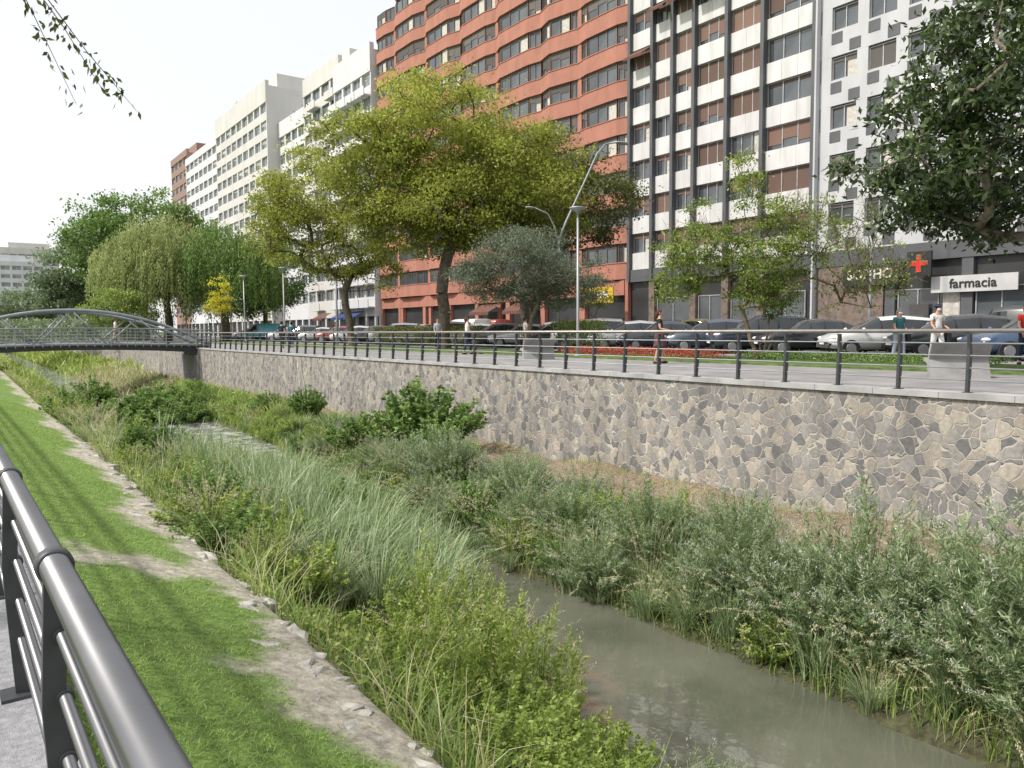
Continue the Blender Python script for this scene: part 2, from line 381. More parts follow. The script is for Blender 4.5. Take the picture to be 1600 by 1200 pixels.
# near railing
r=empty('near_railing',(.235,0,-.55),rad(1.2)); tag(r,'dark grey steel tube railing with plate posts beside the path','railing')
MB().tube([(0,-4,1.0),(0,60,1.0)],.039,28).obj('handrail',M_steel,r)
for z in(.80,.62,.44,.26):
    MB().tube([(0.01,-4,z),(0.01,60,z)],.017,14).obj('lower_rail',M_steel,r)
pm=MB()
prof=[(-.02,0),(.055,0),(.042,.3),(.012,.62),(.028,.93),(.025,1.0),(-.028,1.0),(-.032,.9),(-.048,.6),(-.035,.3)]
n=len(prof)
pm.add([(p[0],-.02,p[1]) for p in prof]+[(p[0],.02,p[1]) for p in prof],[tuple(range(n)),tuple(range(n,2*n))[::-1]]+[(i,n+i,n+(i+1)%n,(i+1)%n) for i in range(n)])
pm.tube([(0,-.028,1.0),(0,-.022,1.0),(0,.022,1.0),(0,.028,1.0)],[.043,.049,.049,.043],28)
pm.box(-.08,.08,-.07,.07,-.01,.015)
for z in(.80,.62,.44,.26): pm.tube([(.01,-.03,z),(.01,.03,z)],.024,14)
pme=pm.mesh('post',[M_post])
for i in range(-1,32): link('post',pme,r,(0,.85+i*1.62,0))

# stone edging on near lawn
sm_=[]
for k in range(8):
    b=MB(); n=8; ang=[2*math.pi*i/n+random.uniform(-.35,.35) for i in range(n)]
    rr=[random.uniform(.5,1.25) for _ in range(n)]
    R3=lambda f,z,j=0:[(f*rr[i]*math.cos(ang[i]),f*rr[i]*math.sin(ang[i]),z+random.uniform(-j,j)) for i in range(n)]
    lo=R3(.17,-.12);mi=R3(.18,-.015,.01);hi=R3(.13,.016,.012);tp=R3(.06,.022,.008)
    q=lambda o:[(o+i,o+(i+1)%n,o+n+(i+1)%n,o+n+i) for i in range(n)]
    b.add(lo+mi+hi+tp,q(0)+q(n)+q(2*n)+[tuple(range(3*n,4*n))],0,False)
    sm_.append(b.mesh('edging_stone',[M_stone]))
y=2.0
while y<20:
    x=1.84+.10*math.sin(y*1.1)+random.uniform(-.18,.13)
    o=link('edging_stone',random.choice(sm_),None,(x,y,float(hterr(x,y))-random.uniform(.002,.02)),random.uniform(0,6))
    s=random.choice([.2,.25,.3,.4,.5,.7,.9]); o.scale=(s*random.uniform(.7,1.1),s*random.uniform(1,1.6),s*.8); o.rotation_euler=(random.uniform(-.12,.12),random.uniform(-.05,.25),random.uniform(-1.2,1.2))
    tag(o,'flat pale stone set along the lawn edge','stone','pale stones edging the riverside lawn')
    y+=random.uniform(.05,.20)

# ------------------------------------------------------------------ foliage materials
F_yel=foliage('leaf_yellow_green',[(.08,.125,.02),(.25,.34,.065),(.50,.58,.18)],.42)
F_grn=foliage('leaf_green',[(.05,.09,.022),(.15,.25,.06),(.33,.45,.15)],.38)
F_far=foliage('leaf_far_green',[(.12,.16,.09),(.20,.27,.14),(.34,.41,.24)],.35)  # paler, greyer greens: aerial haze on far trees painted into the leaf colour
F_dk=foliage('leaf_dark',[(.04,.05,.015),(.11,.13,.03),(.24,.25,.08)],.38)
F_mag=foliage('leaf_glossy_dark',[(.03,.05,.015),(.06,.095,.028),(.16,.21,.07)],.2,.25,.6)
F_reed=foliage('reed_pale_green',[(.08,.13,.04),(.25,.35,.15),(.54,.61,.40)],.38)
F_sil=foliage('leaf_silver_green',[(.06,.11,.03),(.20,.28,.12),(.43,.50,.31)],.35)
F_pale=foliage('pale_flowerheads',[(.36,.35,.27),(.50,.49,.42),(.66,.65,.60)],.3)
F_dry=foliage('dry_grass',[(.26,.25,.11),(.45,.42,.23),(.68,.64,.44)],.3)
F_lawn=foliage('lawn_blades',[(.13,.22,.04),(.24,.37,.075),(.44,.55,.17)],.38)
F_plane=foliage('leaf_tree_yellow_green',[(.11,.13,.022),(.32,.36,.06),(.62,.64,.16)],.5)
F_wil=foliage('willow_leaf',[(.14,.18,.06),(.30,.36,.13),(.52,.56,.25)],.42)
F_gold=foliage('leaf_golden',[(.3,.3,.02),(.62,.58,.04),(.8,.75,.1)],.45)
F_oliv=foliage('leaf_olive_grey',[(.06,.08,.045),(.14,.17,.11),(.30,.33,.24)],.3)
F_redf=foliage('red_flowers',[(.06,.10,.03),(.40,.06,.03),(.60,.12,.08)],.2,pos=[0,.4,1])
F_whf=foliage('white_petals',[(.7,.7,.62),(.8,.8,.75),(.85,.85,.8)],.2)

# ------------------------------------------------------------------ shrub templates
def stems(n,h,spread,curve=1.5):
    az=rng.uniform(0,2*math.pi,n); rr=np.sqrt(rng.uniform(0,1,n))
    base=np.stack([np.cos(az)*rr*spread*.35,np.sin(az)*rr*spread*.35,0*az-.05],1)
    hh=h*(1-.45*rr**2)*rng.uniform(.6,1.18,n); out=spread*rr*.75
    return az,base,hh,out,curve
def stem_pt(st,i,t):
    az,base,hh,out,c=st
    p=base[i].copy(); p[:,0]+=np.cos(az[i])*out[i]*t**c; p[:,1]+=np.sin(az[i])*out[i]*t**c; p[:,2]+=hh[i]*(t-.12*t**3)
    return p
def shrub_mesh(name,n,per,h,spread,ll,lw,mats,t0=.1,tip=0,tipsz=.03,grassy=0,up=.5,tipw=.011):
    bk=BK(); st=stems(n,h,spread)
    i=np.repeat(np.arange(n),per); t=rng.uniform(t0,1,len(i))**.8
    P=stem_pt(st,i,t)+rng.normal(0,.012*h,(len(i),3))
    D=rng.normal(0,1,(len(i),3)); D[:,2]=D[:,2]*.5+up; D[:,0]+=np.cos(st[0][i])*.4; D[:,1]+=np.sin(st[0][i])*.4
    Nn=rng.normal(0,.6,(len(i),3)); Nn[:,2]+=1
    stt=rng.uniform(0,1,n)
    T=.10+.35*t+.35*stt[i]+rng.normal(0,.15,len(i))
    sc_=rng.uniform(.6,1.2,len(i))
    leaves(bk,P,D,Nn,ll*sc_,lw*sc_,T)
    blades(bk,st[1],st[0],st[2]*.9,st[3]*.9,np.full(n,.010),np.full(n,.4),0,4,.1)
    if tip:
        nt_=int(n*.5); j=np.repeat(rng.choice(n,nt_,replace=False),tip); t=rng.uniform(.86,1.14,len(j))
        P=stem_pt(st,j,t)+rng.normal(0,tipw,(len(j),3)); D=rng.normal(0,1,(len(j),3)); D[:,2]+=.8
        leaves(bk,P,D,rng.normal(0,1,(len(j),3)),tipsz,tipsz*.5,rng.uniform(0,1,len(j)),1)
    return bk.mesh(name,mats)
T_yel=[shrub_mesh('leafy_shrub',60,95,.90,.66,.052,.030,[F_yel,F_pale]) for _ in range(3)]
T_green=[shrub_mesh('green_shrub',60,95,1.0,.70,.065,.034,[F_grn,F_pale]) for _ in range(3)]
T_sil=[shrub_mesh('flowering_shrub',130,95,1.4,.95,.085,.014,[F_sil,F_pale],tip=34,tipsz=.022,up=.9,tipw=.010) for _ in range(3)]
T_dkb=[shrub_mesh('dark_bush',110,105,1.25,.9,.09,.05,[F_grn,F_pale]) for _ in range(2)]
T_weed=[shrub_mesh('tall_weed',26,85,1.15,.42,.065,.014,[F_yel,F_dry],tip=30,tipsz=.018,up=.9,tipw=.012) for _ in range(3)]
def tuft_mesh(h,spread,n,w):
    bk=BK(); az=rng.uniform(0,6.283,n); rr=np.sqrt(rng.uniform(0,1,n))*.24
    P=np.stack([np.cos(az)*rr,np.sin(az)*rr,0*az-.03],1); hh=h*rng.uniform(.5,1.1,n)
    blades(bk,P,az+rng.normal(0,.4,n),hh,hh*rng.uniform(.2,.8,n)*spread,np.full(n,w)*rng.uniform(.7,1.2,n),rng.uniform(0,1,n),0,6,.5)
    return bk.mesh('sedge_tussock',[F_reed])
T_tuft=[tuft_mesh(1.0,1.0,260,.016) for _ in range(3)]
def plume_mesh(n):
    bk=BK(); az=rng.uniform(0,6.283,n); rr=np.sqrt(rng.uniform(0,1,n))*.18; P=np.stack([np.cos(az)*rr,np.sin(az)*rr,0*az-.03],1)
    H=rng.uniform(.8,1.2,n); B=H*rng.uniform(.1,.55,n); blades(bk,P,az,H,B,np.full(n,.006),rng.uniform(.2,.9,n),0,6,.4)
    m=n*8; az2=rng.uniform(0,6.283,m); P2=np.stack([np.cos(az2)*.15,np.sin(az2)*.15,0*az2-.03],1); h2=rng.uniform(.4,.85,m); blades(bk,P2,az2,h2,h2*.6,np.full(m,.011),rng.uniform(.1,1,m),1,4,.5)
    j=np.repeat(np.arange(n),26); t=rng.uniform(.8,1.0,len(j)); q=P[j].copy(); q[:,0]+=np.cos(az[j])*B[j]*t**1.8; q[:,1]+=np.sin(az[j])*B[j]*t**1.8; q[:,2]+=H[j]*(t-.4*t**3*B[j]/H[j])
    D=rng.normal(0,.7,(len(j),3)); D[:,2]+=.4; leaves(bk,q+rng.normal(0,.007,q.shape),D,rng.normal(0,1,D.shape),.03,.008,rng.uniform(.4,1,len(j)),0)
    return bk.mesh('plume_grass',[F_dry,F_reed])
T_plume=[plume_mesh(30) for _ in range(3)]
def place(ts,x,y,s,label,cat,group,dz=-.03):
    o=link(ts[0].name.split('.')[0],random.choice(ts),None,(x,y,float(hterr(x,y))+dz),random.uniform(0,6.28))
    o.scale=(s*random.uniform(.85,1.15),s*random.uniform(.85,1.15),s*random.uniform(.8,1.25)); tag(o,label,cat,group); return o
def yel(x,y,s): place(T_yel,x,y,s,'bushy yellow-green leafy shrub on the river bank','shrub','yellow-green shrubs along the river bank')
def grn(x,y,s): place(T_green,x,y,s,'green leafy shrub growing beside the river','shrub','green shrubs along the river bank')
def sil(x,y,s): place(T_sil,x,y,s,'silvery narrow-leaved shrub with pale flower spikes','shrub','pale-tipped flowering shrubs on the far bank')
def wee(x,y,s): place(T_weed,x,y,s,'tall thin weed with dry seed heads','weed','tall weeds along the river bank')
def tuf(x,y,s): place(T_tuft,x,y,s,'arching pale green sedge tussock at the water edge','sedge','sedge tussocks along the water edge')
def plu(x,y,s): place(T_plume,x,y,s,'tall feathery grass clump with pale plumes','grass clump','feathery grass clumps along the river bank')
for x,y,s in[(2.9,4.2,.85),(3.3,4.9,.9),(2.6,5.3,.7),(3.8,5.0,.85),(3.6,5.9,.85),(3.4,3.9,.85),(3.8,4.1,.8),(4.1,4.6,.65),(4.1,5.8,.75),(2.5,3.6,.65),(2.6,3.0,.65),(3.1,3.3,.75),(3.6,3.4,.7),(2.5,4.7,.55),(4.0,3.4,.65),(2.9,5.9,.7),(3.3,6.5,.8),(4.5,6.6,.75),(2.4,6.0,.5)]:
    yel(x,y,s)
for x,y,s in[(4.2,3.6,.62),(4.15,3.1,.62)]: sil(x,y,s)
for x,y,s in[(3.6,5.3,1.1),(4.1,6.5,1.1),(4.2,5.5,1.0),(3.2,5.7,1.05),(4.6,6.9,1.1),(3.9,4.9,.95),(3.7,6.8,1.2),(3.9,6.1,1.15),(3.0,5.0,.9)]:
    wee(x,y,s)
for x,y,s in[(4.2,6.0,.95),(3.0,7.4,.8),(4.9,7.3,1.0),(4.0,5.2,.8),(2.6,8.0,.6),(3.4,6.1,.9),(4.4,7.6,1.0)]: plu(x,y,s)
for x,y,s in[(3.1,7.9,1.0),(3.7,8.3,1.15),(2.9,8.7,.95),(4.1,7.7,1.1),(4.6,8.2,1.1),(3.5,7.4,.85),(5.1,9.0,1.1),(3.4,9.3,1.1),(4.2,9.2,1.2),(4.8,9.8,1.2),(3.8,10.1,1.15),(5.5,10.2,1.2),(3.3,10.8,1.0),(4.4,11,1.2),(5.2,11.3,1.2),(6.0,11.8,1.1),(3.9,12.4,1.1),(5.0,13,1.2),(5.9,13.6,1.2),(4.3,14.2,1.2),(5.4,15,1.2),(6.2,15.5,1.1),(4.6,16.3,1.2)]: tuf(x,y,s)
for k in range(105):
    y=7.5+27*random.random()**1.2; x=2.25+random.random()**1.4*.5*(float(ledge(y))-2.3); random.choice([yel,yel,grn,plu,wee,plu,yel])(x,y,random.uniform(.5,.9)*(1+.006*y))
for k in range(18):
    y=random.uniform(11,21); x=random.uniform(3.4,float(ledge(y))); random.choice([plu,grn,wee,tuf])(x,y,random.uniform(.7,1.1))
for k in range(18):
    y=random.uniform(20,36); x=random.uniform(2.5,float(ledge(y))-.4); random.choice([grn,yel,wee,plu])(x,y,random.uniform(.7,1.0))
# right bank
for x,y,s in[(8.8,2.2,1.3),(9.0,3.1,1.3),(8.9,4.1,1.1),(9.0,5.0,1.2),(9.0,5.9,1.1),(9.0,6.9,.95),(8.7,1.3,1.3),(9.5,1.8,1.2),(8.6,5.5,.95),(8.9,8.6,.95),(9.2,12.6,1.0),(9.0,15.2,1.05),(9.5,0.6,1.3),(8.5,3.4,1.05),(8.8,10.4,.95),(9.0,17.4,.95),(9.5,4.2,.9),(8.4,.7,1.2),(9.7,2.7,1.1),(8.3,2.7,1.0),(8.5,4.6,.9),(8.3,1.7,1.1),(9.4,-.2,1.3),(8.6,6.4,.9),(9.8,7.6,.8),(9.9,11.4,.85),(10.1,13.8,.8)]:
    sil(x,y,s)
for k in range(130):
    y=5.5+22*random.random(); x=float(redge(y))+random.uniform(.3,2.3); random.choice([grn,yel,grn,yel,plu,plu,sil,tuf])(x,y,random.uniform(.6,1.05) if y>8 else random.uniform(.5,.8))
for k in range(26):
    y=.7*k+1.5+random.uniform(-.2,.2); x=float(redge(y))+random.uniform(.0,.4); random.choice([tuf,plu,grn,tuf])(x,y,random.uniform(.5,.85))
for k in range(30):
    y=random.uniform(26,52); x=float(redge(y))+random.uniform(0.1,1.6); random.choice([grn,wee,yel,plu])(x,y,random.uniform(.7,1.1))
for x,y,s,l in[(6.9,39.5,2.0,'large dark green bush in the river channel'),(8.0,41.5,1.9,'large dark green bush in the river channel'),(8.4,37.8,1.4,'pale green bush at the water edge'),(10.7,19.0,1.7,'rounded leafy green bush below the stone wall'),(9.9,17.2,1.1,'leafy green bush below the stone wall'),(11.3,30,1.0,'dark bush at the foot of the wall'),(11,34,1.0,'dark bush at the foot of the wall'),(6,50,1.6,'dark bush in the river channel'),(9.6,21.5,1.1,'leafy green bush below the stone wall'),(3.2,24,.9,'leafy bush on the near bank'),(3.2,18,.9,'leafy bush on the near bank'),(3.0,12.2,.75,'leafy bush on the near bank')]:
    place(T_dkb,x,y,s,l,'bush','large bushes in the river channel')

# reed bed (stuff)
bk=BK(); n=11000
y=rng.uniform(8.6,18.5,n); x=3.3+rng.uniform(0,1,n)*(ledge(y)+.25-3.3)
cl_=np.sin(x*2.3+y*1.1)+np.sin(y*2.9-x*1.7)+.8*np.sin(x*6+y*5); dens=cl_+rng.normal(0,.5,n); k=(dens>-1.0); x=x[k];y=y[k];cl_=cl_[k]; n=len(x)
P=np.stack([x,y,hterr(x,y)-.03],1); hh=rng.uniform(.65,1.35,n)*(.85+.16*cl_)
blades(bk,P,rng.uniform(0,6.283,n),hh,hh*rng.uniform(.05,.55,n),rng.uniform(.016,.032,n),.1+.7*rng.uniform(0,1,n)+.12*cl_,0,5,.4)
tag(link('reed_bed',bk.mesh('reed_bed',[F_reed])),'dense pale green reeds and sedges on the bank','reeds',kind='stuff')

bk=BK()
def strip(n,fx,y0,y1,h0,h1,w0,w1,m,py=1.0,droop=.4,tb=0.):
    y=y0+(y1-y0)*rng.uniform(0,1,n)**py; x=fx(y,rng.uniform(0,1,n))
    ok=(x>1.7); x=x[ok];y=y[ok];n=len(x)
    pat=.5+.25*np.sin(x*2.7+y*1.3)+.25*np.sin(y*2.1-x*3.3)
    P=np.stack([x,y,hterr(x,y)-.02],1); h=rng.uniform(h0,h1,n)*(.5+.8*pat)
    far=1+y*.03
    blades(bk,P,rng.uniform(0,6.283,n),h,h*rng.uniform(.15,.9,n),rng.uniform(w0,w1,n)*far,np.clip(pat*.5+rng.uniform(0,.6,n)+tb,0,1),m,3,droop)
strip(9000,lambda y,u:2.0+u*(ledge(y)-2.0),2,30,.15,.5,.007,.013,0,1.5)
strip(9000,lambda y,u:2.0+u*(ledge(y)-2.0),2,30,.2,.55,.008,.014,2,1.5)
strip(1600,lambda y,u:2.0+u**2*(ledge(y)-2.0),3,36,.4,.8,.004,.007,1,1.4)
strip(2500,lambda y,u:2.0+u*(ledge(y)-2.3),28,90,.3,.7,.014,.022,1,1.2)
strip(9000,lambda y,u:2.0+u*(ledge(y)-2.3),28,90,.3,.7,.014,.022,0,1.2)
strip(6000,lambda y,u:redge(y)+u*2.6,1,30,.2,.6,.007,.013,0,1.4)
strip(8000,lambda y,u:redge(y)+u*2.6,1,30,.2,.6,.007,.013,2,1.4)
strip(1600,lambda y,u:redge(y)-.05+u*1.9,1,30,.5,.9,.004,.007,1,1.4,.7)
strip(9000,lambda y,u:redge(y)+u*2.2,28,80,.3,.9,.014,.022,0,1.2)
strip(3500,lambda y,u:12.4+u*.65,1,60,.06,.24,.006,.012,0,1.0)
strip(3500,lambda y,u:10.2+u*2.8,1,60,.04,.16,.006,.01,1,1.0)
strip(3500,lambda y,u:10.2+u**1.5*2.8,1,60,.05,.2,.006,.012,0,1.0)
strip(5000,lambda y,u:8+u*3.5,52,80,.5,1.2,.02,.03,1,1.0)
strip(9000,lambda y,u:2.2+u*10.5*(np.abs(u-.45)>.12),72,190,.6,1.6,.04,.07,0,1.0)
tag(link('bank_grass',bk.mesh('bank_grass',[F_yel,F_dry,F_grn])),'tall wild green and dry grasses on the banks','grass',kind='stuff')
bk=BK(); n=400
y=rng.uniform(1.5,20,n); x=redge(y)+rng.uniform(0,.9,n); P=np.stack([x,y,hterr(x,y)],1); az=rng.normal(math.pi,.8,n); H=rng.uniform(.8,1.2,n); B=rng.uniform(.4,.9,n)
blades(bk,P,az,H,B,np.full(n,.006),rng.uniform(.3,.8,n),0,6,.5)
j=np.repeat(np.arange(n),26); t=rng.uniform(.78,1.0,len(j))
Q_=P[j].copy(); Q_[:,0]+=np.cos(az[j])*B[j]*t**1.8; Q_[:,1]+=np.sin(az[j])*B[j]*t**1.8; Q_[:,2]+=H[j]*(t-.5*t**3*B[j]/H[j])
D=rng.normal(0,.5,(len(j),3)); D[:,0]+=np.cos(az[j]); D[:,1]+=np.sin(az[j]); D[:,2]-=.5
leaves(bk,Q_+rng.normal(0,.006,Q_.shape),D,rng.normal(0,1,D.shape),.035,.008,rng.uniform(.4,1,len(j)),0)
tag(link('seeding_grass',bk.mesh('seeding_grass',[F_dry])),'arching pale seed heads of grass over the water','grass',kind='stuff')
bk=BK()
def cover(n,fx,y0,y1,sz,m,hm,py=1.3):
    y=y0+(y1-y0)*rng.uniform(0,1,n)**py; x=fx(y,rng.uniform(0,1,n))
    pat=.5+.25*np.sin(x*1.9+y*1.7)+.25*np.sin(y*2.6-x*2.3)
    P=np.stack([x,y,hterr(x,y)+rng.uniform(0,hm,n)*pat],1); D=rng.normal(0,1,(n,3)); D[:,2]*=.5; Nn=rng.normal(0,.5,(n,3)); Nn[:,2]+=1
    s_=sz*rng.uniform(.6,1.3,n)*(1+y*.03)
    leaves(bk,P,D,Nn,s_,s_*.55,.1+.4*pat+rng.uniform(0,.5,n),m)
cover(42000,lambda y,u:2.02+u*(ledge(y)-2.12),2,34,.042,0,.4)
cover(38000,lambda y,u:redge(y)+.1+u*2.5,1,34,.042,1,.4)
cover(10000,lambda y,u:redge(y)+.1+u*2.2,30,70,.08,1,.6)
cover(7000,lambda y,u:2.1+u*(ledge(y)-2.4),30,70,.08,0,.5)
tag(link('ground_cover',bk.mesh('ground_cover',[F_yel,F_grn])),'low leafy weeds covering the river banks','plants',kind='stuff')
bk=BK(); n=110000
y=.6+26*rng.uniform(0,1,n)**1.8; x=rng.uniform(.36,2.05,n)
keep=rng.uniform(0,1,n)>sandy(x,y)*1.0-.05; x=x[keep];y=y[keep];n=len(x)
P=np.stack([x,y,hterr(x,y)-.005],1); h=rng.uniform(.012,.032,n); pat=.5+.25*np.sin(x*3+y*2.2)+.25*np.sin(y*5.3-x*4.1+2*np.sin(y))
blades(bk,P,rng.uniform(0,6.283,n),h,h*rng.uniform(.4,1.6,n),rng.uniform(.003,.005,n)*(1+y*.06),.2+.25*pat+rng.uniform(0,.55,n),0,2,.3)
tag(link('lawn_grass',bk.mesh('lawn_grass',[F_lawn])),'short bright green mown grass','grass',kind='stuff')

# ------------------------------------------------------------------ trees
def tree(name,loc,lobes,fork,r0,nclump,per,leaf,fm,bm,label,cat='tree',sig=.5,multi=1,lean=(0,0),seed=1,aspect=.55,flowers=0,inner=.5,group=None,flat=.5,bare=None,spread=.8):
    g=np.random.default_rng(seed)
    lob=np.array(lobes,float); vol=lob[:,3]*lob[:,4]*lob[:,5]; pr=vol**.8; pr/=pr.sum()
    li=g.choice(len(lob),nclump,p=pr); d=unit(g.normal(0,1,(nclump,3))); rr=g.uniform(inner,1,nclump)**.6
    Cc=lob[li,:3]+d*lob[li,3:6]*rr[:,None]
    Cc+=g.normal(0,.10,Cc.shape)*lob[li,3:6]
    nodes=[];par=[]
    forks=[]
    for m_ in range(multi):
        a=2*math.pi*m_/multi+seed; off=.25 if multi>1 else 0
        prev=-1; k=4
        for i in range(k+1):
            t=i/k; nodes.append(np.array([lean[0]*t+off*math.cos(a)*(.4+ t*fork*spread)+(.05*g.normal() if 0<i<k else 0),lean[1]*t+off*math.sin(a)*(.4+t*fork*spread),fork*t-(.1 if i==0 else 0)])); par.append(prev); prev=len(nodes)-1
        forks.append(prev)
    ntr=len(nodes)
    order=np.argsort(np.linalg.norm(Cc-np.array([lean[0],lean[1],fork]),axis=1))
    sel=[o for o in order if g.uniform()<.8]
    for o in sel:
        A=np.array(nodes); dd=np.linalg.norm(A-Cc[o],axis=1); dz=Cc[o][2]-A[:,2]
        dd=dd+np.where(dz<0,-dz*1.5,0)
        mask=np.ones(len(nodes),bool)
        for f in forks:
            mask[f-3:f]=False
            mask[f-4]=False
        dd[~mask]+=1e3
        j=int(np.argmin(dd)); a=nodes[j]; b=Cc[o]; ln=np.linalg.norm(b-a); prev=j
        ks=2 if ln>1.2 else 1
        for i in range(1,ks+1):
            t=i/ks; q=a+(b-a)*t; 
            if i<ks: q=q+g.normal(0,.09*ln,3)+np.array([0,0,.06*ln])
            nodes.append(q);par.append(prev);prev=len(nodes)-1
    cnt=np.ones(len(nodes))
    for i in range(len(nodes)-1,-1,-1):
        if par[i]>=0: cnt[par[i]]+=cnt[i]
    tot=max(cnt[:])
    R=np.maximum(r0*(cnt/tot)**.5,.012)
    mb=MB()
    for i in range(len(nodes)):
        if par[i]>=0:
            ra=R[par[i]] if i<ntr else min(R[par[i]],R[i]*1.25)
            if i<ntr and nodes[par[i]][2]<.05: ra*=1.35
            mb.tube([nodes[par[i]],nodes[i]],[ra,R[i]],7 if R[i]>.05 else 4,cap=False)
    if bare:
        for q in Cc:
            if g.uniform()<.9:
                for _ in range(5):
                    e=q+g.normal(0,.25,3)+np.array([0,0,.28]); mb.tube([q,(q+e)/2+g.normal(0,.03,3),e],[.008,.006,.004],3,cap=False)
    root=empty(name,loc); tag(root,label,cat,group)
    mb.obj('trunk',bm,root)
    n=nclump*per; ci=np.repeat(np.arange(nclump),per); s=sig*g.uniform(.6,1.3,nclump)
    off=g.normal(0,1,(n,3))*s[ci][:,None]; off[:,2]*=flat
    P=Cc[ci]+off
    D=g.normal(0,1,(n,3)); D[:,2]-=.3; Nn=g.normal(0,.75,(n,3)); Nn[:,2]+=1; Nn[:,0]-=.3
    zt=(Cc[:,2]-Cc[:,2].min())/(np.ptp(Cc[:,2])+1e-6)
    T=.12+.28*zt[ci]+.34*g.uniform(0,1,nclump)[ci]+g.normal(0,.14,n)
    lf=leaf*g.uniform(.6,1.3,n)
    if bare:
        keep=g.uniform(0,1,n)<bare(P); P,D,Nn,T,lf=P[keep],D[keep],Nn[keep],T[keep],lf[keep]; n=len(P)
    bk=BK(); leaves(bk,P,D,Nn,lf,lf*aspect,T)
    mats=[fm]
    if flowers:
        k=g.choice(n,flowers); 
        for q in P[k]:
            Df=g.normal(0,1,(7,3)); leaves(bk,np.repeat(q[None],7,0),Df,g.normal(0,1,(7,3)),.12,.08,g.uniform(0,1,7),1)
        mats.append(F_whf)
    link('crown',bk.mesh('crown',mats),root)
    return root
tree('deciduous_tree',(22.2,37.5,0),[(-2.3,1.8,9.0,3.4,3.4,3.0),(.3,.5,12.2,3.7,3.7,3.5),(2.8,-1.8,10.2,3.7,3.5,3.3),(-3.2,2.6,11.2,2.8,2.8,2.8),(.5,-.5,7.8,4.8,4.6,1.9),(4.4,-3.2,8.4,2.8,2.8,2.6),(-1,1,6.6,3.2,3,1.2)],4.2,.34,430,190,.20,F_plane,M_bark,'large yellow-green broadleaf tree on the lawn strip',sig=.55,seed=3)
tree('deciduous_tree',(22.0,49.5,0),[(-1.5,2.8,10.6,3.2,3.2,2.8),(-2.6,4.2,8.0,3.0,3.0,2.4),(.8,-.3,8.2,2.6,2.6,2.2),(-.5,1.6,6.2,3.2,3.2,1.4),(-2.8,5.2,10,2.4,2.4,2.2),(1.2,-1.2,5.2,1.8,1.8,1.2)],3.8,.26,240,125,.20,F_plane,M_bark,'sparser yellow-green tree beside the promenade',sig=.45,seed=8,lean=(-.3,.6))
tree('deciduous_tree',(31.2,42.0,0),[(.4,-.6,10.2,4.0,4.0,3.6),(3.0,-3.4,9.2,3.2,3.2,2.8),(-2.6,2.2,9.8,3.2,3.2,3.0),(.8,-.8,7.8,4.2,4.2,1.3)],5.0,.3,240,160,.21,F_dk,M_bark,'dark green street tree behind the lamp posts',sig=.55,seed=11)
tree('olive_tree',(21.2,28.6,0),[(0,0,3.9,2.7,2.7,1.5),(-1.2,1.2,3.3,1.9,1.9,1.2),(1.3,-1.4,3.2,1.9,1.9,1.2),(.3,.2,4.9,1.7,1.7,.9)],1.6,.10,220,220,.13,F_oliv,M_bark2,'wide grey-green olive-like tree with several thin trunks',sig=.30,multi=5,seed=5,aspect=.3)
M_twig=mat('reddish_twig_bark',(.17,.12,.09),.9,var=.3,scale=8)
tree('small_tree',(22.0,16.2,0),[(1.6,-2.0,3.5,1.7,1.7,1.7),(2.3,-2.8,2.8,1.2,1.2,1.1),(-1.3,1.8,4.0,1.3,1.3,1.5),(.1,.1,3.2,1.5,1.5,1.4),(-.3,.5,6.0,.5,.5,1.5),(.7,-.8,4.6,1.3,1.3,1.1),(-1.7,2.1,2.8,1.0,1.0,1.0),(.3,-.3,2.2,1.4,1.4,.7)],.9,.075,380,100,.10,F_yel,M_twig,'wide multi-stemmed small tree with fine pale leaves',sig=.20,multi=8,seed=23,inner=.15,spread=1.5,bare=lambda P:np.clip(.92-.26*(P[:,0]*.59-P[:,1]*.81),.2,1))
tree('magnolia_tree',(19.5,6.3,0),[(0,0,6.8,3.3,3.3,2.6),(-.2,1.2,4.8,2.9,3.1,1.6),(.5,-.5,9.2,2.6,2.6,2.4),(-1.9,2.5,4.5,1.6,1.5,.5),(.5,-1,4.4,2.4,2.4,.9)],2.4,.2,390,125,.20,F_mag,M_bark2,'glossy dark magnolia with white flowers on the lawn','tree',sig=.33,seed=9,aspect=.42,flowers=36)
tree('golden_tree',(18.3,68.5,0),[(0,0,4.4,.8,.8,1.2),(-.3,.3,3.2,1.0,1.0,.6)],1.8,.06,34,60,.16,F_gold,M_bark2,'young golden-yellow leaved tree by the promenade',sig=.22,seed=4)
tree('broadleaf_tree',(21.5,120,0),[(0,0,16,7.0,6,6.2),(-5,0,14,4.6,5,4.6),(5,0,13,5,5,5.5),(0,0,10,7,6,4)],5,.5,260,120,.5,F_grn,M_bark,'tall dark green tree beyond the footbridge',sig=1.0,seed=31)
tree('broadleaf_tree',(14.5,132,0),[(0,0,10,4.0,4.5,5.5),(2.5,0,14,3.5,4,4),(-1.5,0,7,3.5,4,3.5)],4,.4,150,110,.5,F_far,M_bark,'dark green tree beyond the footbridge',sig=.9,seed=32)
tree('broadleaf_tree',(9.5,175,0),[(0,0,6,4.5,5,3.2),(5,0,6.5,4,4,3.5),(-3,0,4.5,3,4,2.5)],3,.35,120,100,.5,F_far,M_bark,'rounded green tree beyond the footbridge',sig=.9,seed=33)
tree('broadleaf_tree',(31,96,0),[(0,0,8,5,5,4.5),(-2,2,6,5,5,3)],4,.3,160,120,.35,F_grn,M_bark,'dark street tree near the pale apartment blocks',sig=.8,seed=34)
tree('broadleaf_tree',(13,88,-.3),[(0,0,4,3,3,2),(2,0,3,2,2,1.6)],1.2,.15,90,90,.25,F_yel,M_bark,'small pale green tree beside the footbridge',sig=.5,seed=35)
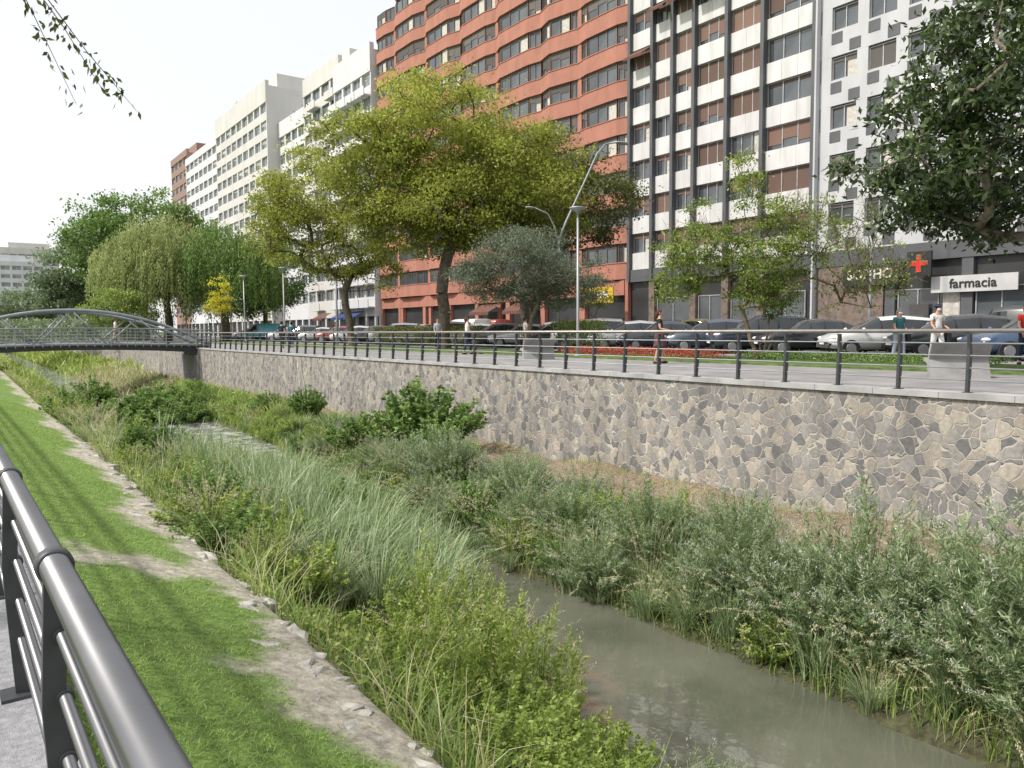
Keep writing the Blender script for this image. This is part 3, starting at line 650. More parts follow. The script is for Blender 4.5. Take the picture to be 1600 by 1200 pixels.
tree('small_tree',(33,37.0,0),[(0,0,3.3,1.0,1.0,1.0)],1.8,.05,30,60,.14,F_yel,M_bark2,'young slender street tree with pale leaves',sig=.25,seed=36)
def willow(loc,lobes,h,ns,label,seed,fm):
    g=np.random.default_rng(seed); root=empty('willow_tree',loc); tag(root,label,'tree')
    mb=MB(); mb.tube([(0,0,-.2),(.2,0,2),(0,.1,4.5)],[.6,.42,.35],9)
    lob=np.array(lobes,float); pr=lob[:,3]**2; pr/=pr.sum()
    li=g.choice(len(lob),ns,p=pr); d=unit(g.normal(0,1,(ns,3))); d[:,2]=np.abs(d[:,2])
    S=lob[li,:3]+d*lob[li,3:6]*g.uniform(.7,1.05,ns)[:,None]
    for i in range(0,ns,60): mb.tube([(0,.1,4.4),((S[i,0])*.5,S[i,1]*.5,S[i,2]*.75+1),tuple(S[i])],[.16,.09,.03],5,cap=False)
    mb.obj('trunk',M_bark,root)
    Ls=g.uniform(1.2,5.5,ns); Ls=np.minimum(Ls,S[:,2]-1.0)
    per=34; j=np.repeat(np.arange(ns),per); t=g.uniform(0,1,len(j))
    out=unit(np.stack([S[:,0],S[:,1],0*S[:,0]],1)+1e-6)
    P=S[j]+out[j]*(.6*np.sqrt(t))[:,None]; P[:,2]-=Ls[j]*t; P+=g.normal(0,.09,P.shape)
    D=g.normal(0,.35,P.shape); D[:,2]-=1
    bk=BK(); leaves(bk,P,D,g.normal(0,1,P.shape),.38*g.uniform(.6,1.2,len(j)),.10,.2+.4*g.uniform(0,1,ns)[j]+.3*(1-t)+g.normal(0,.1,len(j)))
    link('crown',bk.mesh('crown',[fm]),root)
willow((18.8,92,0),[(0,0,9.2,5.5,5,5.3),(-3.8,0,7.8,3.6,4,4.0),(-1.5,-2,7,4.5,4,4),(3,-2,6,3,3,3)],14,1400,'large weeping willow with pale trailing branches',41,F_wil)
willow((23.8,88,0),[(0,0,8.5,4.5,4,5),(2,-2,7,4,4,4)],14,900,'darker weeping willow beside the pale willow',42,F_grn)
# overhanging near tree
OX,OY,OZ=-.42,.30,-.50
root=empty('overhanging_tree',(-3.2+OX,6.0+OY,-.6)); tag(root,'tree beside the path with leafy twigs hanging over','tree')
mb=MB(); mb.tube([(0,0,-.1),(.05,0,1.5),(0,.1,3.2),(.2,.1,5.2)],[.2,.16,.14,.1],10)
limb=[(.1,.1,4.6+OZ),(1.2,.35,5.5+OZ),(2.4,.5,5.8+OZ),(3.4,.6,5.5+OZ),(4.1,.7,5.0+OZ)]
mb.tube(limb,[.07,.05,.03,.014,.006],6)
bk=BK(); g=np.random.default_rng(77)
tw=[((3.6,.6,5.4),(3.85,.65,4.95),(3.95,.6,4.65)),((3.9,.6,5.2),(4.2,.7,4.6),(4.45,.75,4.0)),((4.0,.7,5.1),(4.42,.6,4.5),(4.62,.5,4.05)),((4.1,.7,5.0),(4.55,.7,4.35),(4.88,.7,4.0)),((3.6,.6,5.3),(3.9,.5,5.1),(4.3,.5,4.9))]
for a,b,c in tw:
    a,b,c=[(q[0],q[1],q[2]+OZ) for q in(a,b,c)]
    mb.tube([a,((a[0]+2*b[0]+c[0])/4,(a[1]+2*b[1]+c[1])/4,(a[2]+2*b[2]+c[2])/4),c],[.006,.004,.002],4)
    a,b,c=map(np.array,(a,b,c)); n=46; t=g.uniform(.1,1,n)[:,None]; P=a*(1-t)**2+2*b*t*(1-t)+c*t*t
    P=P+g.normal(0,.035,P.shape); D=g.normal(0,.6,P.shape); D[:,2]-=.8
    leaves(bk,P,D,g.normal(0,1,P.shape),.07*g.uniform(.7,1.3,n),.03,g.uniform(0,.7,n))
mb.obj('trunk',M_bark,root); link('crown',bk.mesh('crown',[F_dk]),root)
bk=BK(); n=3000; P=g.normal(0,1,(n,3))*np.array([1.0,1.0,.6])+np.array([0,.1,6.6]); leaves(bk,P,g.normal(0,1,(n,3)),g.normal(0,1,(n,3)),.09,.04,g.uniform(0,1,n)); link('upper_crown',bk.mesh('upper_crown',[F_grn]),root)

bk=BK(); n=26000; g=np.random.default_rng(90)
x=g.uniform(-60,28,n); y=g.uniform(185,240,n); ht=3.5+1.6*np.sin(x*.3)+1.2*np.sin(x*.9+1); P=np.stack([x,y,ht*g.uniform(0,1,n)**.6],1)
leaves(bk,P,g.normal(0,1,(n,3)),g.normal(0,1,(n,3)),1.1,.8,.15+.5*P[:,2]/8+g.normal(0,.15,n))
tag(link('distant_woodland',bk.mesh('distant_woodland',[F_far])),'far-off belt of green trees along the river','woodland',kind='stuff')
def hedge(name,x0,x1,y0,y1,z0,z1,leaf,fm,label,n,cat='hedge'):
    g=np.random.default_rng(int(abs(x0*7+y0*3))); bk=BK(); P=g.uniform(0,1,(n,3)); P[:,2]=P[:,2]**.5
    P=P*np.array([x1-x0,y1-y0,z1-z0])+np.array([x0,y0,z0]); P+=g.normal(0,.04,P.shape)
    leaves(bk,P,g.normal(0,1,(n,3)),g.normal(0,.6,(n,3))+np.array([0,0,1]),leaf,leaf*.6,g.uniform(0,1,n)); o=link(name,bk.mesh(name,[fm])); tag(o,label,cat); return o
hedge('clipped_hedge',22.0,23.4,35,47,.05,1.35,.07,F_dk,'clipped dark green hedge beside the street',14000)
hedge('clipped_hedge',23.8,24.6,26.5,30,.05,1.5,.09,F_yel,'yellow-green clipped hedge beside the parked cars',4000)
hedge('riverside_thicket',14,19,98,112,-.3,3.0,.4,F_far,'dense green thicket behind the footbridge',5000,'bushes')
hedge('riverside_thicket',-6,12.5,100,118,-.8,2.6,.4,F_far,'pale green thicket behind the footbridge',8000,'bushes')
hedge('flower_bed',20.2,21.8,17.2,25.0,.05,.34,.06,F_redf,'low bed of bright red flowers in the lawn',9000,'flower bed')
hedge('low_planting',21.4,23.4,9,17,.05,.26,.07,F_grn,'low green planting along the lawn strip',7000,'plants')

# ------------------------------------------------------------------ buildings
def sh_mat(name,col):
    m,n=nt(name); out=N(n,'ShaderNodeOutputMaterial'); p=N(n,'ShaderNodeBsdfPrincipled'); p.inputs['Roughness'].default_value=.7
    tc=N(n,'ShaderNodeTexCoord'); wv=N(n,'ShaderNodeTexWave',bands_direction='Z'); wv.inputs['Scale'].default_value=4.5; L(n,tc.outputs['Object'],wv.inputs['Vector'])
    oi=N(n,'ShaderNodeObjectInfo'); 
    r=ramp(n,[[c*.6 for c in col],col],[.05,.4]); L(n,wv.outputs['Fac'],r.inputs[0])
    r2=ramp(n,[(.65,.65,.65),(1.3,1.3,1.3)]); L(n,oi.outputs['Random'],r2.inputs[0])
    mx=N(n,'ShaderNodeMix',data_type='RGBA',blend_type='MULTIPLY'); mx.inputs[0].default_value=1; L(n,r.outputs[0],mx.inputs[6]); L(n,r2.outputs[0],mx.inputs[7])
    L(n,mx.outputs[2],p.inputs['Base Color']); L(n,p.outputs[0],out.inputs[0]); return m
M_shbr=sh_mat('brown_shutter',(.17,.10,.075)); M_shdk=sh_mat('dark_shutter',(.11,.10,.09)); M_shwh=sh_mat('pale_shutter',(.45,.44,.42))
M_fralu=mat('aluminium_frame',(.4,.4,.4),.5,.3); M_frdk=mat('dark_frame',(.06,.055,.055),.6); M_frwh=mat('white_frame',(.55,.55,.54),.5)
M_frgr=mat('grey_frame',(.28,.28,.28),.6)
M_frbr=mat('brown_frame',(.16,.11,.09),.6)
M_curt=mat('curtain',(.5,.47,.42),.9,var=.2,scale=5)
def win(mb,w,h,shut,panes=2,curt=0):
    f=.06; 
    mb.box(-.05,.06,-w/2,w/2,h/2-f,h/2,0); mb.box(-.07,.06,-w/2,w/2,-h/2,-h/2+f,0)
    for i in range(panes+1):
        y=-w/2+i*(w-f)/panes; mb.box(-.045,.055,y,y+f,-h/2+f,h/2-f,0)
    mb.add([(.02,-w/2+f,-h/2+f),(.02,w/2-f,-h/2+f),(.02,w/2-f,h/2-f),(.02,-w/2+f,h/2-f)],[(3,2,1,0)],1)
    if shut>0:
        for i in range(panes):
            y0=-w/2+i*(w-f)/panes+f; y1=-w/2+(i+1)*(w-f)/panes; s_=shut if (i==0 or shut>=1) else shut*(.5+.5*((i*7)%3)/2)
            mb.box(-.02,.015,y0,y1,h/2-f-(h-2*f)*s_,h/2-f,2)
    if curt:
        y0=-w/2+f; mb.box(-.005,.018,y0,y0+(w/panes)*.75,-h/2+f,h/2-f,3)
def windows(parent,items,mats,lim=100,name='window'):
    cache={}; rest=MB(); 
    for k,it in enumerate(items):
        x,y,z,rz,*a=it; key=tuple(a)
        if k<lim:
            if key not in cache:
                b=MB(); win(b,*key); cache[key]=b.mesh(name,mats)
            link(name,cache[key],parent,(x,y,z),rz)
        else:
            rest.M=Matrix.Translation((x,y,z))@Matrix.Rotation(rz,4,'Z'); win(rest,*a)
    if rest.f:
        rest.M=None; o=rest.obj(name,mats,parent); o["kind"]="stuff"
M_wpan=mat('white_stone_panel',(.58,.57,.565),.7,var=.14,scale=1.2,streak=.3)
M_gpan=mat('grey_panel',(.47,.47,.485),.7,var=.10,scale=.8,streak=.3)
M_dpan=mat('dark_grey_panel',(.085,.088,.095),.6,var=.15,scale=1)
M_terr=mat('terracotta_brick',(.37,.16,.115),.85,var=.12,scale=1.2,bump=.2,streak=.4)
M_beige=mat('beige_render',(.54,.525,.505),.85,var=.08,scale=.4,streak=.3)
M_pale=mat('pale_render',(.58,.58,.60),.85,var=.07,scale=.4,streak=.3)
M_brick=mat('brown_brick',(.27,.17,.14),.85,var=.2,scale=2)
M_shop=mat('dark_shopfront',(.035,.035,.038),.4,var=.3,scale=.5)
M_brst=mat('brown_stone_cladding',(.16,.12,.10),.8,var=.4,scale=2.5,bump=.4)
M_awn=mat('brown_awning',(.12,.055,.04),.9); M_awnb=mat('blue_awning',(.03,.05,.16),.9)
M_yel=mat('yellow_sign',(.6,.42,.02),.5)
M_green=mat('green_lens',(.05,.5,.2),.4); M_redc=mat('red_sign',(.60,.02,.02),.4)

BX=45.0
b=empty('apartment_building',(BX,0,0)); tag(b,'white panelled apartment block with dark vertical fins and brown shutters','building')
y0,y1=29.4,46.0
MB().box(.6,14,y0,y1,0,33).obj('core',M_dpan,b)
fins=[46,43.5,41.4,39.3,36.3,33.3,29.4]
zb=[5.9+2.9*i for i in range(10)]
for z in zb:
    mb=MB()
    mb.box(.03,.6,y0,y1,z,z+1.32)
    for i in range(6):
        ya,yb=fins[i+1]+.15,fins[i]-.15
        k=max(1,round((yb-ya)/1.35)); 
        for q in range(k):
            a=ya+(yb-ya)*q/k; c=ya+(yb-ya)*(q+1)/k
            mb.box(0,.028,a+.008,c-.008,z+.005,z+1.33)
    mb.obj('spandrel_panel',M_wpan,b)
for y in fins: MB().box(-.32,.6,y-.14,y+.14,4.9,35.5).obj('vertical_fin',M_dpan,b)
it=[]
R_=random.Random(3)
for z in zb[:9]:
    for i in range(6):
        ya,yb=fins[i+1]+.15,fins[i]-.15
        it.append((.24,(ya+yb)/2,z+1.32+.79,0,round(yb-ya,2),1.58,R_.choice([0,.3,1,1,.6,.15,.8]),3 if yb-ya>2.5 else 2,R_.choice([0,0,1])))
windows(b,it,[M_fralu,M_glass,M_shbr,M_curt])
for z,i in((zb[6],1),(zb[6],2),(zb[5],0),(zb[6],3),(zb[7],2)):
    ya,yb=fins[i+1]+.2,fins[i]-.2
    MB().add([(-.02,ya,z+2.8),(-.02,yb,z+2.8),(-1.1,yb,z+2.1),(-1.1,ya,z+2.1),(-1.1,yb,z+1.9),(-1.1,ya,z+1.9)],[(0,1,2,3),(3,2,4,5)]).obj('awning',M_awn,b)
mb=MB(); mb.box(.2,.6,y0,46,0,4.9,0); mb.box(-.2,.6,y0+.15,45.85,4.9,5.88,1)
for y in(43.5,39.3,36.3,33.3): mb.box(-.15,.2,y-.3,y+.3,0,4.9,2)
mb.obj('ground_floor',[M_shop,M_dpan,M_brst],b)
for ya,yb in((29.9,32.9),(33.7,35.9),(36.7,38.9),(39.7,43.1)):
    o=MB(); o.M=Matrix.Translation((.12,(ya+yb)/2,1.9)); win(o,yb-ya,3.3,0,2,0); o.obj('shop_window',[M_fralu,M_glass,M_shwh,M_curt],b)

b=empty('chequered_building',(BX,0,0)); tag(b,'grey panelled block with chequered dark windows above shops','building')
y0,y1=-8,29.1
MB().box(.6,14,y0,y1,0,33).obj('core',M_gpan,b)
pitch=2.4; nb=15
zf=[5.9+3.0*i for i in range(9)]
ww=1.7
for z in zf:
    mb=MB(); mb.box(0,.6,y0,y1,z,z+1.55)
    for k in range(nb+1):
        yc=y1-.4-k*pitch; mb.box(0.004,.6,max(y0,yc-(pitch-ww)/2),min(y1,yc+(pitch-ww)/2),z+1.55,z+3.0)
    mb.obj('wall_panel',M_gpan,b)
it=[];pl=[]
for fi,z in enumerate(zf[:8]):
    for k in range(nb):
        yc=y1-.4-(k+.5)*pitch
        it.append((yc,(.2,yc,z+1.55+.70,0,ww,1.38,R_.choice([0,0,.25,1,.15]) if fi%2 else R_.choice([0,.2,.1]),2,R_.choice([0,1,0]))))
        pl.append((yc+.50,z+1.08)); pl.append((yc-.70,z+.44))
it.sort(key=lambda a:-a[0]); windows(b,[a[1] for a in it],[M_fralu,M_glass,M_shdk,M_curt])
pm_=MB().box(-.03,.02,-.36,.36,-.33,.33).mesh('dark_panel',[M_dpan])
pl=[p for p in pl if p[0]<y1-.4]; pl.sort(key=lambda a:-a[0]); 
for p in pl[:100]: link('dark_panel',pm_,b,(0,p[0],p[1]))
rs=MB()
for p in pl[100:]: rs.box(-.03,.02,p[0]-.36,p[0]+.36,p[1]-.33,p[1]+.33)
o=rs.obj('dark_panel',M_dpan,b); o["kind"]="stuff"
MB().box(-.4,.6,29.12,29.24,0,33).obj('party_pier',M_gpan,b)
mb=MB(); mb.box(.25,.6,y0,y1,0,5.88,0); mb.box(-.1,.25,y0,y1,4.9,5.88,1)
mb.box(-.06,.25,24.6,28.9,0,4.88,2)
for y in(24.2,19.9,15.2,10.3,5): mb.box(-.05,.25,y-.3,y+.3,0,4.9,1)
mb.obj('ground_floor',[M_shop,M_dpan,M_brst],b)
for ya,yb in((20.3,23.8),(15.6,19.5),(10.7,14.8),(5.4,9.9)):
    o=MB(); o.M=Matrix.Translation((.15,(ya+yb)/2,1.7)); win(o,yb-ya,3.2,0,3,1); o.obj('shop_window',[M_fralu,M_glass,M_shwh,M_curt],b)
MB().box(-.09,.0,21.9,23.0,0.1,2.4).obj('shop_door',M_frdk,b)

# --- red building
b=empty('red_building',(BX,46.2,0)); tag(b,'tall terracotta-red apartment block with angular projecting bays','building')
Wd=45.8
poly=[(0,0),(-.35,1.2),(-.35,5.0),(-.05,6.2),(-.3,7.2),(-.75,9.6),(-.25,11.4),(-.6,13.0),(-.6,17.6),(-.1,18.8),(-.5,20.4),(-.5,24.6),(0,25.8),(-.6,27.6),(-.6,32.0),(-.05,33.2),(-.65,35.2),(-.65,39.4),(-.2,40.6),(-.6,42.4),(-.6,44.8),(0,Wd)]
Hs=[(0,30,44.5),(30,39.8,43.0),(39.8,Wd,40.0)]
fl=2.95; BH=1.32
for a_,c_,h_ in Hs: MB().box(1.6,15,a_,c_,0,h_).obj('core',M_terr,b)
nf=12
for f in range(nf+1):
    z=5.2+f*fl
    pp=[p for p in poly if not(f==nf and p[1]>40)]
    if f==nf: pp=pp+[(1.6,pp[-1][1])]; 
    else: pp=pp+[(1.6,Wd)]
    mb=MB(); mb.prism(pp+[(1.6,0)],z,z+BH)
    pl2=[(p[0]-.05,p[1]) for p in pp[:-1]]
    mb.prism(pl2+[(1.55,pl2[-1][1]-.01),(1.55,.01)],z+BH+.001,z+BH+.07)
    mb.obj('brick_band',M_terr,b)
it=[]
wh=fl-BH-.07
for f in range(nf+1):
    z=5.2+f*fl+BH+.07+wh/2
    for k in range(len(poly)-1):
        a,c=poly[k],poly[k+1]
        if f==nf and c[1]>40: continue
        ln=math.hypot(c[0]-a[0],c[1]-a[1]); ang=math.atan2(c[1]-a[1],c[0]-a[0])-math.pi/2
        nxv=(-math.cos(ang),-math.sin(ang))
        cx=(a[0]+c[0])/2-nxv[0]*.22; cy=(a[1]+c[1])/2-nxv[1]*.22
        pr=(a[1]>28)*2+abs(z-27)/10+a[1]*.02
        it.append((pr,(cx,cy,z,ang,round(ln-.2,2),round(wh,2),R_.choice([0,.2,.2,.5,.2,.8]),3 if ln>3 else 2,R_.choice([0,0,1]))))
it.sort(key=lambda a:a[0]); windows(b,[a[1] for a in it],[M_frbr,M_glass,M_shdk,M_curt])
for p in(poly[3],poly[9],poly[15],poly[18]):
    MB().box(p[0]+.06,1.6,p[1]-.25,p[1]+.25,0,38.0).obj('brick_pier',M_terr,b)
mb=MB(); mb.box(.3,1.6,0,Wd,0,5.18,0)
for k in range(9): mb.box(-.1,.3,k*5.72-.0-.3*(k>0),k*5.72+.35*(k<8),0,5.18,1)
mb.box(-.15,.28,0.4,Wd-.4,3.9,5.1,1)
mb.obj('ground_floor',[M_shop,M_terr],b)

def block(name,label,x,ya,yb,h,wm,sm,nbay,base=4.2,fl=3.0,bal=0,fr=M_frwh,z0=0,depth=14,wh=1.5,ph=3.2):
    b=empty(name,(x,0,z0)); tag(b,label,'building')
    MB().box(.5,depth,ya,yb,0,h).obj('core',wm,b)
    mb=MB(); nf=int((h-base)/fl); p=(yb-ya)/nbay; it=[]; nbl=0
    blm=MB(); w_=p-.2; blm.box(-1.0,0,-w_/2,w_/2,-.1,.05); blm.box(-1.0,-.9,-w_/2,w_/2,.05,1.0); bme=blm.mesh('balcony',[sm])
    mb.box(0,.5,ya,yb,base-1.2,base+fl-wh-.0)
    for f in range(nf):
        z=base+f*fl
        if f: mb.box(0,.5,ya,yb,z,z+fl-wh)
        for k in range(nbay):
            yc=ya+(k+.5)*p
            mb.box(.004,.5,ya+k*p,ya+k*p+p*.09,z+fl-wh,z+fl); mb.box(.004,.5,ya+(k+1)*p-p*.09,ya+(k+1)*p,z+fl-wh,z+fl)
            it.append((.25,yc,z+fl-wh/2,0,round(p*.82,2),wh,R_.choice([0,.3,.6,0,.2]),2,0))
            if bal and k%bal==0 and nbl<95:
                link('balcony',bme,b,(0,yc,z)); nbl+=1
    mb.box(-.1,.5,ya,yb,base+nf*fl,h+.8)
    mb.obj('wall',wm,b)
    it.sort(key=lambda a:-a[2]+.05*a[1]); windows(b,it,[fr,M_glass2,M_shwh,M_curt])
    MB().box(3,depth-3,ya+3,yb-min(6,(yb-ya)*.3),h+.01,h+ph).obj('roof_penthouse',wm,b)
    gf=MB(); gf.box(.3,.5,ya,yb,0,base-1.22,0)
    for k in range(nbay+1): gf.box(.0,.3,ya+k*p-.25*(k>0),ya+k*p+.25*(k<nbay),0,base-1.22,1)
    gf.obj('ground_floor',[M_shop,wm],b)
    return b
block('apartment_block','white apartment block with stacked balconies',BX-.9,92.1,104,37,M_pale,M_pale,4,bal=1,ph=2,wh=1.7)
block('apartment_block','beige banded apartment block with long window rows',BX,104.1,118,39,M_beige,M_beige,4,bal=2,fr=M_frgr,wh=1.6)
block('apartment_block','pale grey banded apartment block with rows of windows',BX+1.2,118.1,133,36,M_pale,M_beige,5,fr=M_frgr,wh=1.6)
block('apartment_block','pale apartment block with rounded end and window bands',BX-.8,133.1,165,43,M_beige,M_pale,9,wh=1.6,bal=0)
block('apartment_block','white apartment block with plain upper wall',BX+.4,165.1,196,41,M_pale,M_pale,8)
block('apartment_block','brown brick tower at the end of the row',BX+1,197,214,44,M_brick,M_pale,4)
bb=block('distant_building','distant pale block with long window rows',0,0,24,36,M_beige,M_pale,8); bb.location=(36,385,0); bb.rotation_euler=(0,0,math.pi/2)
bb=block('distant_building','low pale buildings on the skyline',0,0,34,26,M_pale,M_pale,10); bb.location=(26,330,0); bb.rotation_euler=(0,0,math.pi/2)
for y,x,h in((170,46,48),(174,47,48)):
    a=empty('rooftop_antenna',(x+4,y,44.2)); tag(a,'thin aerial mast on the roof','antenna')
    MB().tube([(0,0,0),(0,0,6)],.08,5).obj('mast',M_galv,a); mb=MB()
    for z in(4,4.7,5.4): mb.box(-.04,.04,-.9,.9,z,z+.06)
    mb.obj('cross_bars',M_galv,a)

# ------------------------------------------------------------------ signs
def text_mesh(s,size,m,ext=.02,name='lettering',off=.012):
    cu=bpy.data.curves.new('t','FONT'); cu.body=s; cu.size=size; cu.extrude=ext; cu.align_x='CENTER'; cu.align_y='CENTER'; cu.offset=size*off
    o=bpy.data.objects.new('t',cu); COL.objects.link(o); dg=bpy.context.evaluated_depsgraph_get(); dg.update()
    me=bpy.data.meshes.new_from_object(o.evaluated_get(dg)); me.name=name; me.materials.clear(); me.materials.append(m)
    bpy.data.objects.remove(o); me.transform(Matrix(((0,0,-1,0),(-1,0,0,0),(0,1,0,0),(0,0,0,1)))); return me
def sign(name,y,z,w,h,m,txt,size,tm,label,x=BX-.16,d=.1,off=.012):
    o=empty(name,(x,y,z)); tag(o,label,'sign'); MB().box(0,d,-w/2,w/2,-h/2,h/2).obj('panel',m,o)
    if txt: t=text_mesh(txt,size,tm,off=off); link('lettering',t,o,(-.02,0,0))
    return o
M_cream=mat('cream_letters',(.66,.60,.50),.5); M_blk=mat('black_letters',(.02,.02,.02),.5); M_wht=mat('white_letters',(.7,.7,.7),.5)
M_fasc=mat('pale_fascia',(.46,.46,.46),.6,var=.12,scale=1)
sign('shop_sign',25.3,4.25,3.5,1.25,M_shop,'SOPIHO',.80,M_cream,'dark shop sign with cream capital letters',x=BX-.35,off=.025)
sign('pharmacy_sign',19.5,3.45,4.4,.9,M_fasc,'farmacia',.72,M_blk,'pale pharmacy fascia with black lettering',x=BX-.3)
sign('shop_sign',47.9,3.9,3.4,1.3,M_yel,'ARTESE',.7,M_wht,'yellow shop sign with white lettering',x=BX-1.8)
sign('shop_sign',14.5,2.4,2.2,1.6,mat('blue_sign',(.03,.12,.25),.4),'',.3,M_wht,'plain dark blue shop panel',x=BX-.2)
sign('shop_sign',15.6,3.9,2.8,.7,M_fasc,'',.3,M_wht,'plain white fascia panel above a shop',x=BX-.25)
o=empty('pharmacy_cross',(BX-.95,22.1,4.65)); tag(o,'red lit pharmacy cross on a dark box','sign'); o.scale=(.8,.8,.8)
mb=MB(); mb.box(0,.2,-.85,.85,-.85,.85); mb.box(.2,1.1,-.05,.05,-.05,.05); mb.obj('sign_box',M_blk,o)
def cross(a,b,x0,x1): 
    m_=MB(); pts=[(a,b),(b,b),(b,a),(-b,a),(-b,b),(-a,b),(-a,-b),(-b,-b),(-b,-a),(b,-a),(b,-b),(a,-b)]
    n=12; m_.add([(x0,p[0],p[1]) for p in pts]+[(x1,p[0],p[1]) for p in pts],[tuple(range(n)),tuple(range(n,2*n))[::-1]]+[(i,(i+1)%n,n+(i+1)%n,n+i) for i in range(n)]); return m_
cross(.62,.17,-.03,0).obj('green_border',M_green,o); cross(.60,.15,-.06,-.031).obj('red_cross',M_redc,o)
for y,l in((97,M_awnb),(101,M_awnb),(108,M_awn),(60,M_awn),(66,M_awn)):
    a=MB(); a.add([(0,-1.8,1.0),(0,1.8,1.0),(-1.6,1.8,.2),(-1.6,-1.8,.2),(-1.6,1.8,-.1),(-1.6,-1.8,-.1)],[(0,1,2,3),(3,2,4,5)]); tag(a.obj('shop_awning',l,None,(BX-1.0 if y>90 else BX-.3,y,2.7)),'sloping fabric awning over a shop window','awning','awnings over the shopfronts')

# ------------------------------------------------------------------ footbridge
b=empty('footbridge',(5.7,57.2,0)); tag(b,'grey steel footbridge with two low arches over the river','bridge')
half=8.2
def zdeck(x): return .12+.18*(1-(x/half)**2)
mb=MB(); K=24
xsb=[-half+2*half*i/K for i in range(K+1)]
for i in range(K):
    a,c=xsb[i],xsb[i+1]
    vs=[]
    for x in(a,c):
        zt=zdeck(x); th=.3+.2*abs(x/half)**2
        vs+=[(x,-2,zt),(x,2,zt),(x,2,zt-th),(x,-2,zt-th)]
    mb.add(vs,[(0,4,5,1),(1,5,6,2),(2,6,7,3),(3,7,4,0)])
mb.obj('deck',M_darkm,b)
def arch(yy):
    mb=MB(); z=lambda x: zdeck(x)+.1+2.1*(1-(x/half)**2)
    mb.tube([(x,yy,z(x)) for x in xsb],.10,8)
    mb.tube([(x,yy,zdeck(x)+.05) for x in xsb],.09,8)
    ks=[-5.6,-1.9,1.9,5.6]
    for i,x in enumerate(ks):
        if i<3:
            xm=(x+ks[i+1])/2
            mb.tube([(x,yy,zdeck(x)+.05),(xm,yy,z(xm))],.05,6); mb.tube([(ks[i+1],yy,zdeck(x)+.05),(xm,yy,z(xm))],.05,6)
    return mb
arch(-2.1).obj('arch',M_bridge,b); arch(2.1).obj('arch',M_bridge,b)
for yy in(-2.35,2.35):
    mb=MB(); 
    for h_ in(.25,.45,.65,.85,1.08): mb.tube([(x,yy,zdeck(x)+h_) for x in xsb],.022 if h_<1 else .04,5)
    for i in range(0,36): x=-half+i*2*half/35; mb.box(x-.02,x+.02,yy-.02,yy+.02,zdeck(x)-.1,zdeck(x)+1.08)
    mb.obj('railing',M_galv,b)
MB().box(-half-1.5,-half+.3,-2.5,2.5,-3.5,.1).obj('abutment',M_conc,b)
MB().box(half-.9,half-.81,-2.5,2.5,-3.5,-.5).obj('abutment',M_conc,b)

# ------------------------------------------------------------------ lamps
def saucer(y,x=20.0):
    o=empty('street_lamp',(x,y,.02)); return o
L0=saucer(23.4)
mb=MB(); mb.tube([(0,0,0),(0,0,.05)],.16,12); mb.tube([(0,0,.05),(0,0,1.0),(0,0,5.6)],[.07,.06,.042],10); mb.obj('pole',M_galv,L0)
mb=MB(); mb.tube([(0,0,5.6),(0,0,5.72),(0,0,5.82),(0,0,5.86),(0,0,5.9)],[.06,.12,.34,.34,.1],18); mb.obj('lamp_head',M_galv,L0)
MB().tube([(0,0,5.76),(0,0,5.815)],[.14,.29],16).obj('lens',M_lamp,L0)
tag(L0,'slender grey lamp post with a flat saucer head','street lamp','saucer-headed lamp posts along the promenade')
for y in(57.5,67.5,88.7): dup_thing(L0,(20,y,.02))
def tall(x,y):
    o=empty('tall_street_lamp',(x,y,.02)); tag(o,'tall angled street lamp with a long leaning arm','street lamp','tall leaning street lamps')
    mb=MB(); mb.tube([(0,0,0),(0,0,2),(0,0,5.6)],[.09,.08,.065],10); mb.tube([(0,0,5.4),(.35,-.1,6.3),(1.3,-.4,8.3),(1.95,-.6,9.7),(2.35,-.75,10.2),(2.9,-.95,10.3)],[.06,.055,.048,.04,.036,.03],8)
    mb.tube([(0,0,5.2),(-.2,.1,6.1),(-.5,.25,6.7),(-1.1,.45,6.95)],[.04,.035,.03,.025],8); mb.obj('pole',M_bridge,o)
    h=MB(); h.ball((3.2,-1.05,10.3),(.45,.2,.08)); h.obj('lamp_head',M_galv,o)
    h=MB(); h.ball((-1.35,.52,6.95),(.3,.15,.06)); h.obj('lamp_head',M_galv,o)
tall(24.0,29.5); tall(24,86); tall(24,57)
tall(39.8,22.5)

def bench(x,y,rz):
    o=empty('concrete_bench',(x,y,.0),rz); tag(o,'grey concrete bench with a leaning back slab','bench','concrete benches on the promenade')
    def ext(pr,w,nm):
        m_=MB(); n=len(pr); m_.add([(p[0],-w,p[1]) for p in pr]+[(p[0],w,p[1]) for p in pr],[tuple(range(n)),tuple(range(n,2*n))[::-1]]+[(i,n+i,n+(i+1)%n,(i+1)%n) for i in range(n)]); m_.obj(nm,M_conc,o)
    ext([(-.28,0),(-.05,0),(.02,.30),(.30,.35),(.30,.42),(-.12,.40)],.58,'seat')
    ext([(-.124,.402),(-.02,.402),(-.24,.75),(-.33,.74)],.58,'backrest')
bench(17.2,22.4,1.2); bench(17.5,7.9,0.7)

